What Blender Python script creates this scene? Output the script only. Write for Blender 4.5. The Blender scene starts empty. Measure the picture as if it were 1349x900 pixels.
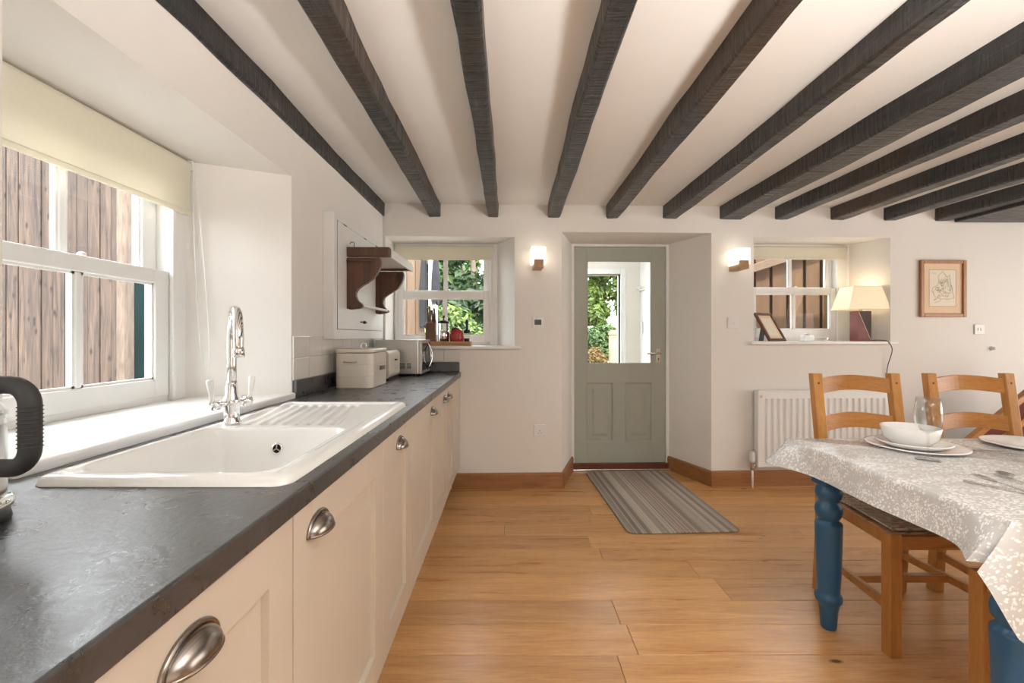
import bpy, bmesh, math, random
from mathutils import Vector, Matrix
random.seed(7)
PI = math.pi
scn = bpy.context.scene
col = scn.collection

# ------------------------------------------------------------------ camera, world, lights, exposure
CZ = 1.186
cam_d = bpy.data.cameras.new('camera'); cam = bpy.data.objects.new('camera', cam_d); col.objects.link(cam)
cam.location = (0, 0, CZ); cam.rotation_euler = (PI/2, 0, 0)
cam_d.sensor_width = 36; cam_d.lens = 16.012; cam_d.clip_start = 0.02; cam_d.clip_end = 200
cam_d.shift_x = 3.5/1349; cam_d.shift_y = -7/1349
scn.camera = cam
scn.view_settings.view_transform = 'Standard'; scn.view_settings.look = 'None'
scn.view_settings.gamma = 1.0; scn.view_settings.use_curve_mapping = False
scn.view_settings.exposure = 0.52

wd = bpy.data.worlds.new('sky'); scn.world = wd; wd.use_nodes = True
bg = wd.node_tree.nodes['Background']
bg.inputs[0].default_value = (0.90, 0.96, 1.0, 1); bg.inputs[1].default_value = 8.0

def lamp(name, kind, loc, rot, energy, color, **kw):
    d = bpy.data.lights.new(name, kind); d.energy = energy; d.color = color
    for k, v in kw.items(): setattr(d, k, v)
    o = bpy.data.objects.new(name, d); col.objects.link(o); o.location = loc; o.rotation_euler = rot
    return o
# sun from behind the house: lights the garden only
lamp('sun', 'SUN', (6, -8, 12), (math.radians(42), 0, math.radians(28)), 6.0, (1, .95, .86), angle=.02)
# added area lamp behind the camera, tilted up; no glazed doors exist there
lamp('rear_fill', 'AREA', (1.7, -2.62, .95), (PI/2+.7, 0, 0), 10, (1, .965, .92), shape='RECTANGLE', size=4.2, size_y=1.9)
# added fill lamp out of view on the right; no window is built there
lamp('right_fill', 'AREA', (4.9, 1.75, 1.25), (PI/2+.15, 0, PI/2), 40, (1, .965, .93), shape='RECTANGLE', size=2.8, size_y=1.5)
# upward lamp added behind the camera to brighten ceiling and tops of things
lamp('ceiling_fill', 'AREA', (1.2, -.35, 1.25), (PI, 0, 0), 98, (1, .975, .945), shape='RECTANGLE', size=.3, size_y=.3)
# lamp added out of view at the sink wall to light left-hand faces
lamp('left_fill', 'AREA', (-.93, -.62, 1.42), (PI/2+.05, 0, -PI/2), 9, (.97, .98, 1), shape='RECTANGLE', size=1.6, size_y=1.0)

# ------------------------------------------------------------------ materials
MATS = {}
def nmat(name):
    m = bpy.data.materials.new(name); m.use_nodes = True
    nt = m.node_tree; b = nt.nodes['Principled BSDF']
    return m, nt, b
def N(nt, t, **kw):
    n = nt.nodes.new(t)
    for k, v in kw.items():
        if isinstance(k, str) and k.startswith('i_'): n.inputs[int(k[2:])].default_value = v
        else: setattr(n, k, v)
    return n
def ramp(nt, fac, stops, interp='LINEAR'):
    r = nt.nodes.new('ShaderNodeValToRGB'); r.color_ramp.interpolation = interp
    e = r.color_ramp.elements
    while len(e) < len(stops): e.new(0.5)
    for i, (p, c) in enumerate(stops):
        e[i].position = p; e[i].color = (*c, 1) if len(c) == 3 else c
    nt.links.new(fac, r.inputs[0]); return r
def coords(nt, scale=(1, 1, 1), rnd=True, rot=(0, 0, 0)):
    tc = N(nt, 'ShaderNodeTexCoord'); mp = N(nt, 'ShaderNodeMapping')
    mp.inputs['Scale'].default_value = scale; mp.inputs['Rotation'].default_value = rot
    nt.links.new(tc.outputs['Object'], mp.inputs['Vector'])
    if rnd:
        oi = N(nt, 'ShaderNodeObjectInfo'); mu = N(nt, 'ShaderNodeMath', operation='MULTIPLY'); mu.inputs[1].default_value = 61.7
        nt.links.new(oi.outputs['Random'], mu.inputs[0])
        cb = N(nt, 'ShaderNodeCombineXYZ')
        for i in range(3): nt.links.new(mu.outputs[0], cb.inputs[i])
        nt.links.new(cb.outputs[0], mp.inputs['Location'])
    return mp.outputs[0]
def noise(nt, vec, scale, detail=4, rough=.55, dist=0):
    n = N(nt, 'ShaderNodeTexNoise'); n.inputs['Scale'].default_value = scale; n.inputs['Detail'].default_value = detail
    n.inputs['Roughness'].default_value = rough; n.inputs['Distortion'].default_value = dist
    nt.links.new(vec, n.inputs['Vector']); return n.outputs[0]
def bump(nt, b, h, strength, dist=.01):
    bp = N(nt, 'ShaderNodeBump'); bp.inputs['Strength'].default_value = strength; bp.inputs['Distance'].default_value = dist
    nt.links.new(h, bp.inputs['Height']); nt.links.new(bp.outputs[0], b.inputs['Normal'])
def mixc(nt, fac, a, bb, mode='MIX'):
    m = N(nt, 'ShaderNodeMix', data_type='RGBA', blend_type=mode)
    if isinstance(fac, (int, float)): m.inputs[0].default_value = fac
    else: nt.links.new(fac, m.inputs[0])
    for s, v in ((6, a), (7, bb)):
        if isinstance(v, tuple): m.inputs[s].default_value = (*v, 1)
        else: nt.links.new(v, m.inputs[s])
    return m.outputs[2]
def simple(name, c, rough=.5, metal=0, spec=.5, var=.04, bs=0, bscale=60, vscale=6):
    m, nt, b = nmat(name)
    b.inputs['Roughness'].default_value = rough; b.inputs['Metallic'].default_value = metal
    b.inputs['Specular IOR Level'].default_value = spec
    v = coords(nt)
    f = noise(nt, v, vscale, 3)
    r = ramp(nt, f, [(.3, tuple(x*(1-var) for x in c)), (.7, tuple(min(1, x*(1+var)) for x in c))])
    nt.links.new(r.outputs[0], b.inputs['Base Color'])
    if bs: bump(nt, b, noise(nt, v, bscale, 3), bs, .004)
    MATS[name] = m; return m
def wood(name, c1, c2, axis, rough=.4, gscale=2.2, stretch=14, var=.18, knots=None, bs=.15, dark=None, coat=0):
    m, nt, b = nmat(name)
    sc = [stretch]*3; sc[axis] = 1
    v = coords(nt, tuple(sc))
    g = noise(nt, v, gscale, 6, .62, .6)
    r = ramp(nt, g, [(.3, c1), (.68, c2)])
    fine = noise(nt, v, gscale*7, 4, .6, .2)
    rf = ramp(nt, fine, [(.35, (.72, .72, .72)), (.6, (1, 1, 1))])
    c = mixc(nt, .55, r.outputs[0], rf.outputs[0], 'MULTIPLY')
    oi = N(nt, 'ShaderNodeObjectInfo')
    rr = ramp(nt, oi.outputs['Random'], [(0, (1-var,)*3), (1, (1+var*.4, 1+var*.4, 1+var*.4))])
    c = mixc(nt, 1.0, c, rr.outputs[0], 'MULTIPLY')
    if knots:
        ks, kt, kc = knots
        sk = [2.2]*3; sk[axis] = 1
        vk = coords(nt, tuple(sk))
        vo = N(nt, 'ShaderNodeTexVoronoi'); vo.inputs['Scale'].default_value = ks; nt.links.new(vk, vo.inputs['Vector'])
        kr = ramp(nt, vo.outputs['Distance'], [(kt*.35, (1, 1, 1)), (kt, (0, 0, 0))])
        c = mixc(nt, kr.outputs[0], c, kc)
    nt.links.new(c, b.inputs['Base Color'])
    rr2 = ramp(nt, g, [(.2, (rough*.8,)*3), (.8, (rough*1.2,)*3)])
    nt.links.new(rr2.outputs[0], b.inputs['Roughness'])
    if coat: b.inputs['Coat Weight'].default_value = coat; b.inputs['Coat Roughness'].default_value = .25
    if bs: bump(nt, b, fine, bs, .004)
    MATS[name] = m; return m

simple('wall_paint', (.80, .765, .715), .85, spec=.2, var=.015, bs=.12, bscale=35, vscale=2)
simple('ceiling_paint', (.86, .84, .805), .9, spec=.15, var=.01, bs=.05, bscale=20)
simple('white_gloss', (.84, .83, .80), .35, var=.01)
simple('white_sill', (.87, .865, .85), .28, var=.01)
simple('cupboard_white', (.80, .785, .75), .45, var=.01)
simple('cabinet_cream', (.63, .555, .465), .42, var=.015)
simple('cabinet_inner', (.5, .45, .38), .7)
simple('sage_paint', (.40, .415, .355), .42, var=.015)
simple('ceramic_white', (.86, .85, .82), .12, spec=.6, var=.008)
simple('radiator_white', (.82, .82, .80), .35, var=.01)
simple('tile_white', (.74, .70, .645), .14, spec=.6, var=.02, bs=.08, bscale=14)
simple('grout', (.55, .5, .45), .9)
simple('chrome', (.86, .86, .86), .07, 1, var=.01)
simple('steel', (.66, .65, .63), .25, 1, var=.02)
simple('silver_paint', (.62, .61, .58), .33, .75, var=.02)
simple('pewter', (.33, .29, .26), .24, 1, var=.12, vscale=30)
simple('enamel_cream', (.68, .61, .52), .22, spec=.6, var=.01)
simple('black_plastic', (.012, .012, .013), .4, var=.1)
simple('handle_rubber', (.03, .029, .028), .55, var=.1, bs=.1)
simple('dark_glass', (.01, .01, .012), .08, var=.1)
simple('blue_paint', (.020, .105, .22), .3, var=.05)
simple('white_plastic', (.80, .79, .76), .35, var=.01)
simple('lcd', (.05, .06, .05), .2)
simple('brass', (.5, .38, .2), .3, 1)
simple('black_iron', (.03, .026, .024), .5, .6)
simple('red_enamel', (.42, .035, .035), .25, var=.1)
simple('paper', (.80, .72, .58), .8, var=.02)
simple('mount_board', (.78, .58, .40), .85, var=.02)
simple('ink', (.22, .17, .13), .9)
simple('porcelain', (.84, .825, .80), .15, spec=.6, var=.01)
simple('cable', (.02, .018, .016), .5)
simple('maroon_wood', (.17, .035, .028), .5, var=.2, vscale=12)
simple('umber_wood', (.05, .022, .014), .6, var=.2, vscale=12)
simple('stripe_inlay', (.55, .36, .24), .35)
simple('coat_cloth', (.012, .013, .017), .9, var=.3)
simple('teal_paint', (.035, .075, .075), .3, var=.15)
simple('gravel', (.16, .14, .115), .95, var=.35, bs=.4, bscale=30, vscale=25)
simple('render_cream', (.52, .48, .42), .9, var=.03)
simple('porch_cream', (.80, .75, .67), .9, var=.02)
simple('porch_white', (.86, .85, .82), .7, var=.01)
simple('roof_red', (.42, .08, .05), .7, var=.15)
simple('sandstone', (.22, .16, .10), .9, var=.25, vscale=14, bs=.3)
simple('stair_carpet', (.16, .04, .03), .95, var=.2, bs=.3)
simple('knife_handle', (.16, .10, .07), .4)
simple('rubber_black', (.02, .02, .02), .8)
wood('oak_floor', (.56, .265, .085), (.75, .43, .18), 0, .30, 1.6, 11, .19, (2.1, .065, (.10, .045, .02)), .12)
wood('oak_trim_x', (.30, .125, .045), (.42, .20, .08), 0, .35, 2, 14, .1)
wood('oak_trim_y', (.30, .125, .045), (.42, .20, .08), 1, .35, 2, 14, .1)
wood('honey_wood', (.46, .19, .045), (.60, .29, .085), 2, .32, 2.5, 10, .1)
wood('honey_wood_x', (.44, .175, .04), (.58, .265, .075), 0, .30, 2.5, 10, .1)
wood('sconce_oak', (.36, .20, .09), (.48, .29, .14), 1, .4, 5, 8, .05)
wood('frame_oak', (.33, .14, .05), (.48, .23, .09), 2, .35, 4, 9, .05)
wood('walnut', (.055, .022, .012), (.15, .065, .033), 2, .42, 4, 7, .12, bs=.35)
wood('threshold_red', (.10, .025, .012), (.18, .05, .025), 0, .4, 4, 9)
wood('board_wood', (.40, .22, .10), (.54, .32, .16), 0, .5, 5, 8)
wood('block_wood', (.14, .06, .035), (.24, .11, .06), 2, .45, 6, 8)
wood('cladding', (.012, .006, .004), (.10, .065, .046), 2, .85, 2.6, 15, .25, (6.5, .24, (.010, .005, .0035)), .5)
wood('cladding_warm', (.05, .021, .006), (.115, .058, .022), 2, .85, 3.0, 9, .2, (3.0, .07, (.10, .05, .03)), .3)
wood('cladding_fresh', (.085, .05, .027), (.125, .08, .05), 2, .85, 3.0, 9, .15, None, .3)
wood('bark', (.06, .04, .03), (.16, .12, .09), 2, .95, 6, 5, .1)

def beam_material():
    m, nt, b = nmat('beam_black')
    v = coords(nt, (9, 1, 9)); g = noise(nt, v, 2.4, 7, .68, .8)
    v2 = coords(nt, (1.5, 16, 1.5)); saw = noise(nt, v2, 3.0, 3, .6, .3)
    big = noise(nt, coords(nt), 1.1, 2)
    r = ramp(nt, g, [(.3, (.006, .006, .006)), (.60, (.028, .027, .026)), (.80, (.13, .12, .11))])
    br = ramp(nt, big, [(.52, (.0, .0, .0)), (.70, (.75, .75, .75))])
    c = mixc(nt, br.outputs[0], r.outputs[0], (.055, .026, .012))
    nt.links.new(c, b.inputs['Base Color'])
    rr = ramp(nt, saw, [(.3, (.22,)*3), (.7, (.5,)*3)]); nt.links.new(rr.outputs[0], b.inputs['Roughness'])
    b.inputs['Specular IOR Level'].default_value = .6
    ad = N(nt, 'ShaderNodeMath', operation='ADD'); nt.links.new(g, ad.inputs[0]); nt.links.new(saw, ad.inputs[1])
    bump(nt, b, ad.outputs[0], .8, .014)
    MATS['beam_black'] = m
beam_material()

def worktop_material():
    m, nt, b = nmat('slate_laminate')
    v = coords(nt)
    g = noise(nt, v, 16, 8, .7, .4); h = noise(nt, v, 90, 4, .6)
    r = ramp(nt, g, [(.3, (.022, .022, .024)), (.7, (.07, .07, .073))]); nt.links.new(r.outputs[0], b.inputs['Base Color'])
    rr = ramp(nt, g, [(.3, (.22,)*3), (.72, (.40,)*3)]); nt.links.new(rr.outputs[0], b.inputs['Roughness'])
    b.inputs['Specular IOR Level'].default_value = .5; b.inputs['IOR'].default_value = 1.85
    ad = N(nt, 'ShaderNodeMath', operation='ADD'); nt.links.new(g, ad.inputs[0]); nt.links.new(h, ad.inputs[1])
    bump(nt, b, ad.outputs[0], .12, .006)
    MATS['slate_laminate'] = m
worktop_material()

def cloth_material():
    m, nt, b = nmat('floral_cloth')
    v = coords(nt, rnd=False)
    dn = N(nt, 'ShaderNodeTexNoise'); dn.inputs['Scale'].default_value = 22; nt.links.new(v, dn.inputs['Vector'])
    dm = N(nt, 'ShaderNodeVectorMath', operation='MULTIPLY_ADD'); nt.links.new(dn.outputs['Color'], dm.inputs[0])
    dm.inputs[1].default_value = (.022, .022, .022); nt.links.new(v, dm.inputs[2])
    masks = []
    for rot, sc in (((0.2, .3, .7), (1, 2.6, 1.8)), ((.5, .2, -.8), (1, 2.6, 1.8)), ((0, .6, 2.2), (1.4, 1.4, 1.4))):
        mp = N(nt, 'ShaderNodeMapping'); mp.inputs['Rotation'].default_value = rot; mp.inputs['Scale'].default_value = sc
        nt.links.new(dm.outputs[0], mp.inputs['Vector'])
        vo = N(nt, 'ShaderNodeTexVoronoi'); vo.inputs['Scale'].default_value = 62; nt.links.new(mp.outputs[0], vo.inputs['Vector'])
        rp = ramp(nt, vo.outputs['Distance'], [(.30, (1, 1, 1)), (.40, (0, 0, 0))])
        big = noise(nt, mp.outputs[0], 10, 2)
        bm_ = ramp(nt, big, [(.46, (0, 0, 0)), (.54, (1, 1, 1))])
        mu = N(nt, 'ShaderNodeMath', operation='MULTIPLY'); nt.links.new(rp.outputs[0], mu.inputs[0]); nt.links.new(bm_.outputs[0], mu.inputs[1])
        masks.append(mu.outputs[0])
    mx = N(nt, 'ShaderNodeMath', operation='MAXIMUM'); nt.links.new(masks[0], mx.inputs[0]); nt.links.new(masks[1], mx.inputs[1])
    mx2 = N(nt, 'ShaderNodeMath', operation='MAXIMUM'); nt.links.new(mx.outputs[0], mx2.inputs[0]); nt.links.new(masks[2], mx2.inputs[1])
    c = mixc(nt, mx2.outputs[0], (.57, .56, .54), (.88, .87, .85))
    nt.links.new(c, b.inputs['Base Color']); b.inputs['Roughness'].default_value = .27
    b.inputs['Specular IOR Level'].default_value = 1.0
    bump(nt, b, noise(nt, v, 9, 3), .12, .02)
    MATS['floral_cloth'] = m
cloth_material()

def rug_material():
    m, nt, b = nmat('striped_weave')
    tc = N(nt, 'ShaderNodeTexCoord'); sx = N(nt, 'ShaderNodeSeparateXYZ'); nt.links.new(tc.outputs['Object'], sx.inputs[0])
    def stripes(freq, seed):
        a = N(nt, 'ShaderNodeMath', operation='MULTIPLY_ADD'); a.inputs[1].default_value = freq; a.inputs[2].default_value = seed
        nt.links.new(sx.outputs[0], a.inputs[0])
        f = N(nt, 'ShaderNodeMath', operation='FLOOR'); nt.links.new(a.outputs[0], f.inputs[0])
        w = N(nt, 'ShaderNodeTexWhiteNoise', noise_dimensions='1D'); nt.links.new(f.outputs[0], w.inputs['W']); return w.outputs[0]
    A = ramp(nt, stripes(150, 3), [(0, (.42, .36, .30)), (.3, (.17, .15, .13)), (.55, (.55, .48, .41)), (.8, (.23, .20, .17))], 'CONSTANT')
    B = ramp(nt, stripes(34, 9), [(0, (.25, .22, .185)), (.35, (.44, .38, .32)), (.6, (.36, .22, .19)), (.78, (.60, .53, .45))], 'CONSTANT')
    c = mixc(nt, .5, A.outputs[0], B.outputs[0])
    n = noise(nt, tc.outputs['Object'], 160, 2)
    c = mixc(nt, .35, c, ramp(nt, n, [(.3, (.5, .5, .5)), (.7, (1, 1, 1))]).outputs[0], 'MULTIPLY')
    nt.links.new(c, b.inputs['Base Color']); b.inputs['Roughness'].default_value = .95
    bump(nt, b, n, .5, .004); MATS['striped_weave'] = m
rug_material()

def rush_material():
    m, nt, b = nmat('rush_weave')
    g = noise(nt, coords(nt, (6, 30, 6)), 5, 4, .6, .3)
    r = ramp(nt, g, [(.3, (.16, .10, .06)), (.5, (.45, .33, .21)), (.7, (.70, .58, .43))])
    nt.links.new(r.outputs[0], b.inputs['Base Color']); b.inputs['Roughness'].default_value = .7
    bump(nt, b, g, .6, .006); MATS['rush_weave'] = m
rush_material()

def glass_mat(name, tint=(1, 1, 1), gl=.5):
    m = bpy.data.materials.new(name); m.use_nodes = True; nt = m.node_tree; nt.nodes.clear()
    o = N(nt, 'ShaderNodeOutputMaterial'); mx = N(nt, 'ShaderNodeMixShader'); t = N(nt, 'ShaderNodeBsdfTransparent'); g = N(nt, 'ShaderNodeBsdfGlossy')
    t.inputs[0].default_value = (*tint, 1); g.inputs['Roughness'].default_value = .02
    lw = N(nt, 'ShaderNodeLayerWeight'); lw.inputs[0].default_value = .5
    pw = N(nt, 'ShaderNodeMath', operation='POWER'); pw.inputs[1].default_value = 4.0; nt.links.new(lw.outputs['Facing'], pw.inputs[0])
    mu = N(nt, 'ShaderNodeMath', operation='MULTIPLY_ADD'); mu.inputs[1].default_value = gl; mu.inputs[2].default_value = .04*gl; nt.links.new(pw.outputs[0], mu.inputs[0])
    nt.links.new(mu.outputs[0], mx.inputs[0]); nt.links.new(t.outputs[0], mx.inputs[1]); nt.links.new(g.outputs[0], mx.inputs[2]); nt.links.new(mx.outputs[0], o.inputs[0])
    MATS[name] = m
glass_mat('window_glass', gl=.22); glass_mat('drinking_glass', (.96, .97, .97), 1.0)

def glow(name, c, strength, base=(.9, .88, .84), trans=0):
    m, nt, b = nmat(name); b.inputs['Base Color'].default_value = (*base, 1); b.inputs['Roughness'].default_value = .5
    b.inputs['Emission Color'].default_value = (*c, 1); b.inputs['Emission Strength'].default_value = strength
    MATS[name] = m
glow('opal_glass', (1, .90, .74), 1.7)
glow('lit_shade', (1, .78, .42), .22, (.80, .73, .56))
def fabric_mat(name, c, tr=.45):
    m, nt, b = nmat(name)
    o = nt.nodes['Material Output']; t = N(nt, 'ShaderNodeBsdfTranslucent'); t.inputs[0].default_value = (*c, 1)
    n = noise(nt, coords(nt), 180, 2); r = ramp(nt, n, [(.3, tuple(x*.95 for x in c)), (.7, c)])
    nt.links.new(r.outputs[0], b.inputs['Base Color']); b.inputs['Roughness'].default_value = .8
    mx = N(nt, 'ShaderNodeMixShader'); mx.inputs[0].default_value = tr
    nt.links.new(b.outputs[0], mx.inputs[1]); nt.links.new(t.outputs[0], mx.inputs[2]); nt.links.new(mx.outputs[0], o.inputs[0])
    MATS[name] = m
fabric_mat('blind_cloth', (.86, .82, .70), .35)
def leaf_mat(name, a, bb):
    m, nt, b = nmat(name)
    o = nt.nodes['Material Output']; t = N(nt, 'ShaderNodeBsdfTranslucent')
    g = N(nt, 'ShaderNodeNewGeometry'); r = ramp(nt, g.outputs['Random Per Island'], [(0, a), (1, bb)])
    nt.links.new(r.outputs[0], b.inputs['Base Color']); nt.links.new(r.outputs[0], t.inputs[0]); b.inputs['Roughness'].default_value = .5
    mx = N(nt, 'ShaderNodeMixShader'); mx.inputs[0].default_value = .4
    nt.links.new(b.outputs[0], mx.inputs[1]); nt.links.new(t.outputs[0], mx.inputs[2]); nt.links.new(mx.outputs[0], o.inputs[0])
    MATS[name] = m
leaf_mat('leaf_bright', (.03, .07, .008), (.13, .18, .028))
leaf_mat('leaf_mid', (.018, .05, .008), (.075, .13, .025))
leaf_mat('leaf_dark', (.008, .026, .006), (.035, .075, .016))
leaf_mat('leaf_rust', (.09, .05, .012), (.17, .11, .025))

# ------------------------------------------------------------------ frames and helpers
TH = math.atan(.033)
FRAMES = {None: ((0, 0, 0), 0), 'W': ((-.97, 3.52, 0), TH), 'L': ((-.974, 0, 0), PI/2)}
BASE = {}
def wp(x, y, d=0):
    """photo pixel -> back-wall coordinates (u, depth, z) on the plane d metres behind the wall face"""
    t = (x-671)/600; Y = (3.552+d)/(1-.033*t); X = t*Y
    c, s = math.cos(TH), math.sin(TH)
    return ((X+.97)*c+(Y-3.52)*s, -(X+.97)*s+(Y-3.52)*c, CZ-(y-443)/600*Y)
def set_frame(o, frame, base):
    (ox, oy, oz), r = FRAMES[frame]
    c, s = math.cos(r), math.sin(r)
    o.location = (ox+base[0]*c-base[1]*s, oy+base[0]*s+base[1]*c, oz+base[2]); o.rotation_euler = (0, 0, r)
def thing(name, label, cat, base=(0, 0, 0), frame=None, group=None, kind=None):
    o = bpy.data.objects.new(name, None); col.objects.link(o); o.empty_display_size = .1
    set_frame(o, frame, base); BASE[o.name] = Vector(base)
    tag(o, label, cat, group, kind); return o
def tag(o, label=None, cat=None, group=None, kind=None):
    if label: o['label'] = label
    if cat: o['category'] = cat
    if group: o['group'] = group
    if kind: o['kind'] = kind
    return o
class MB:
    def __init__(s): s.v = []; s.f = []
    def add(s, vs, fs):
        n = len(s.v); s.v += [tuple(p) for p in vs]; s.f += [tuple(i+n for i in f) for f in fs]; return s
    def box(s, x0, x1, y0, y1, z0, z1):
        return s.add([(x, y, z) for x in (x0, x1) for y in (y0, y1) for z in (z0, z1)],
                     [(0, 1, 3, 2), (4, 6, 7, 5), (0, 4, 5, 1), (2, 3, 7, 6), (0, 2, 6, 4), (1, 5, 7, 3)])
    def hexa(s, p):   # 8 points, order as box
        return s.add(p, [(0, 1, 3, 2), (4, 6, 7, 5), (0, 4, 5, 1), (2, 3, 7, 6), (0, 2, 6, 4), (1, 5, 7, 3)])
    def bar(s, p0, p1, w, h, up=(0, 0, 1)):
        p0, p1 = Vector(p0), Vector(p1); d = (p1-p0).normalized(); sd = d.cross(Vector(up)).normalized(); u2 = sd.cross(d)
        q = [c+sd*a*w/2+u2*b*h/2 for c in (p0, p1) for a in (-1, 1) for b in (-1, 1)]
        return s.hexa(q)
    def prism(s, poly, axis, a0, a1):
        n = len(poly)
        def P(p, a):
            return {0: (a, p[0], p[1]), 1: (p[0], a, p[1]), 2: (p[0], p[1], a)}[axis]
        return s.add([P(p, a0) for p in poly]+[P(p, a1) for p in poly],
                     [tuple(range(n))[::-1], tuple(range(n, 2*n))]+[(i, (i+1) % n, n+(i+1) % n, n+i) for i in range(n)])
    def lathe(s, prof, c=(0, 0, 0), seg=24, axis='z', cap=True):
        vs = []
        for r, z in prof:
            for i in range(seg):
                a = 2*PI*i/seg; x, y = r*math.cos(a), r*math.sin(a)
                p = (x, y, z) if axis == 'z' else ((z, x, y) if axis == 'x' else (x, z, y))
                vs.append((p[0]+c[0], p[1]+c[1], p[2]+c[2]))
        fs = [(j*seg+i, j*seg+(i+1) % seg, (j+1)*seg+(i+1) % seg, (j+1)*seg+i) for j in range(len(prof)-1) for i in range(seg)]
        if cap: fs += [tuple(range(seg))[::-1], tuple(range((len(prof)-1)*seg, len(prof)*seg))]
        return s.add(vs, fs)
    def tube(s, path, r, seg=10, cap=True, closed=False):
        path = [Vector(p) for p in path]; n = len(path); vs = []; prev = None
        for i, p in enumerate(path):
            a = path[i-1] if (i > 0 or closed) else p; b = path[(i+1) % n] if (i < n-1 or closed) else p
            d = (b-a).normalized()
            if prev is None:
                ref = Vector((0, 0, 1)) if abs(d.z) < .9 else Vector((1, 0, 0)); u = d.cross(ref).normalized()
            else: u = (prev-d*prev.dot(d)).normalized()
            prev = u; w = d.cross(u); rr = r[i] if isinstance(r, (list, tuple)) else r
            vs += [p+u*rr*math.cos(2*PI*k/seg)+w*rr*math.sin(2*PI*k/seg) for k in range(seg)]
        m = n if closed else n-1
        fs = [(j*seg+k, j*seg+(k+1) % seg, ((j+1) % n)*seg+(k+1) % seg, ((j+1) % n)*seg+k) for j in range(m) for k in range(seg)]
        if cap and not closed: fs += [tuple(range(seg))[::-1], tuple(range((n-1)*seg, n*seg))]
        return s.add(vs, fs)
    def grid(s, fn, nu, nv):
        return s.add([fn(i/nu, j/nv) for i in range(nu+1) for j in range(nv+1)],
                     [(i*(nv+1)+j, (i+1)*(nv+1)+j, (i+1)*(nv+1)+j+1, i*(nv+1)+j+1) for i in range(nu) for j in range(nv)])
    def build(s, name, mat, parent=None, base=None, frame=None, bevel=0, smooth=False, solid=0, label=None, cat=None, group=None, kind=None, seg=2, fix=True):
        if parent is not None: bs = BASE.get(parent.name, Vector((0, 0, 0)))
        else: bs = Vector(base or (0, 0, 0))
        me = bpy.data.meshes.new(name); me.from_pydata([tuple(Vector(p)-bs) for p in s.v], [], s.f)
        if fix:
            bm = bmesh.new(); bm.from_mesh(me); bmesh.ops.recalc_face_normals(bm, faces=bm.faces); bm.to_mesh(me); bm.free()
        me.materials.append(MATS[mat]); o = bpy.data.objects.new(name, me); col.objects.link(o)
        if parent is not None: o.parent = parent; BASE[o.name] = bs
        else: set_frame(o, frame, bs); BASE[o.name] = bs
        if smooth: me.shade_smooth()
        if solid:
            md = o.modifiers.new('solid', 'SOLIDIFY'); md.thickness = solid; md.offset = 0
        if bevel:
            md = o.modifiers.new('bevel', 'BEVEL'); md.width = bevel; md.segments = seg; md.limit_method = 'ANGLE'; md.angle_limit = .6
            md.harden_normals = False
            if smooth is None or not smooth:
                pass
        return tag(o, label, cat, group, kind)
def copy_tree(o, parent=None):
    c = o.copy(); col.objects.link(c); c.parent = parent
    for ch in list(o.children): copy_tree(ch, c)
    return c
def rrect(x0, x1, y0, y1, r, n=5):
    pts = []
    for cx, cy, a0 in ((x1-r, y1-r, 0), (x0+r, y1-r, PI/2), (x0+r, y0+r, PI), (x1-r, y0+r, 1.5*PI)):
        pts += [(cx+r*math.cos(a0+PI/2*k/n), cy+r*math.sin(a0+PI/2*k/n)) for k in range(n+1)]
    return pts

# ------------------------------------------------------------------ room shell
XL, XR, YR, ZC = -.974, 5.0, -2.75, 2.212
def wall(name, frame, u0, u1, z0, z1, ops, T, mat='wall_paint'):
    mb = MB()
    def face(d, key):
        us = sorted({u0, u1, *[o[key][i] for o in ops for i in (0, 1)]}); zs = sorted({z0, z1, *[o[key][i] for o in ops for i in (2, 3)]})
        for a, b in zip(us, us[1:]):
            for c, e in zip(zs, zs[1:]):
                cu, cz = (a+b)/2, (c+e)/2
                if any(o[key][0] < cu < o[key][1] and o[key][2] < cz < o[key][3] for o in ops): continue
                mb.add([(a, d, c), (b, d, c), (b, d, e), (a, d, e)], [(0, 1, 2, 3)] if d == 0 else [(3, 2, 1, 0)])
    face(0, 'f'); face(T, 'i')
    for o in ops:
        def ring(k, d): a, b, c, e = o[k]; return [(a, d, c), (b, d, c), (b, d, e), (a, d, e)]
        for r0, r1 in ((ring('f', 0), ring('i', o['d'])), (ring('i', o['d']), ring('i', T))):
            mb.add(r0+r1, [(i, (i+1) % 4, 4+(i+1) % 4, 4+i)[::-1] for i in range(4)])
    mb.add([(u, d, z) for u in (u0, u1) for d in (0, T) for z in (z0, z1)], [(0, 1, 3, 2), (4, 6, 7, 5), (0, 4, 6, 2), (1, 3, 7, 5)])
    return mb.build(name, mat, frame=frame, kind='structure', fix=False)

WIN_L = dict(f=(.875, 2.036, .905, 1.902), i=(1.02, 1.86, .905, 1.902), d=.356)
wall_left = wall('wall_left', 'L', YR, 3.5, 0, 2.3, [WIN_L], .49)
uA0, uA1 = .012, wp(678, 0)[0]
OPA = dict(f=(.012, wp(678, 0)[0], 1.085, 1.962), i=(.016, wp(655, 0, .29)[0], 1.085, 1.962), d=.29)
OPD = dict(f=(wp(740, 0)[0], wp(937, 0)[0], -.05, 2.003), i=(wp(753, 0, .46)[0], wp(881, 0, .46)[0], -.05, 2.003), d=.46)
OPB = dict(f=(wp(993, 0)[0], wp(1173, 0)[0], 1.12, 1.978), i=(wp(993, 0)[0]+.09, wp(1118, 0, .3)[0], 1.12, 1.978), d=.30)
wall_back = wall('wall_back', 'W', -.6, 6.6, -.05, 2.3, [OPA, OPD, OPB], .54)
m = MB(); m.box(XR, XR+.3, YR, 4.2, 0, 2.3); m.build('wall_right', 'wall_paint', kind='structure')
m = MB(); m.box(-1.5, XR+.3, YR-.3, YR, 0, 2.3); m.build('wall_rear', 'wall_paint', kind='structure')
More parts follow.
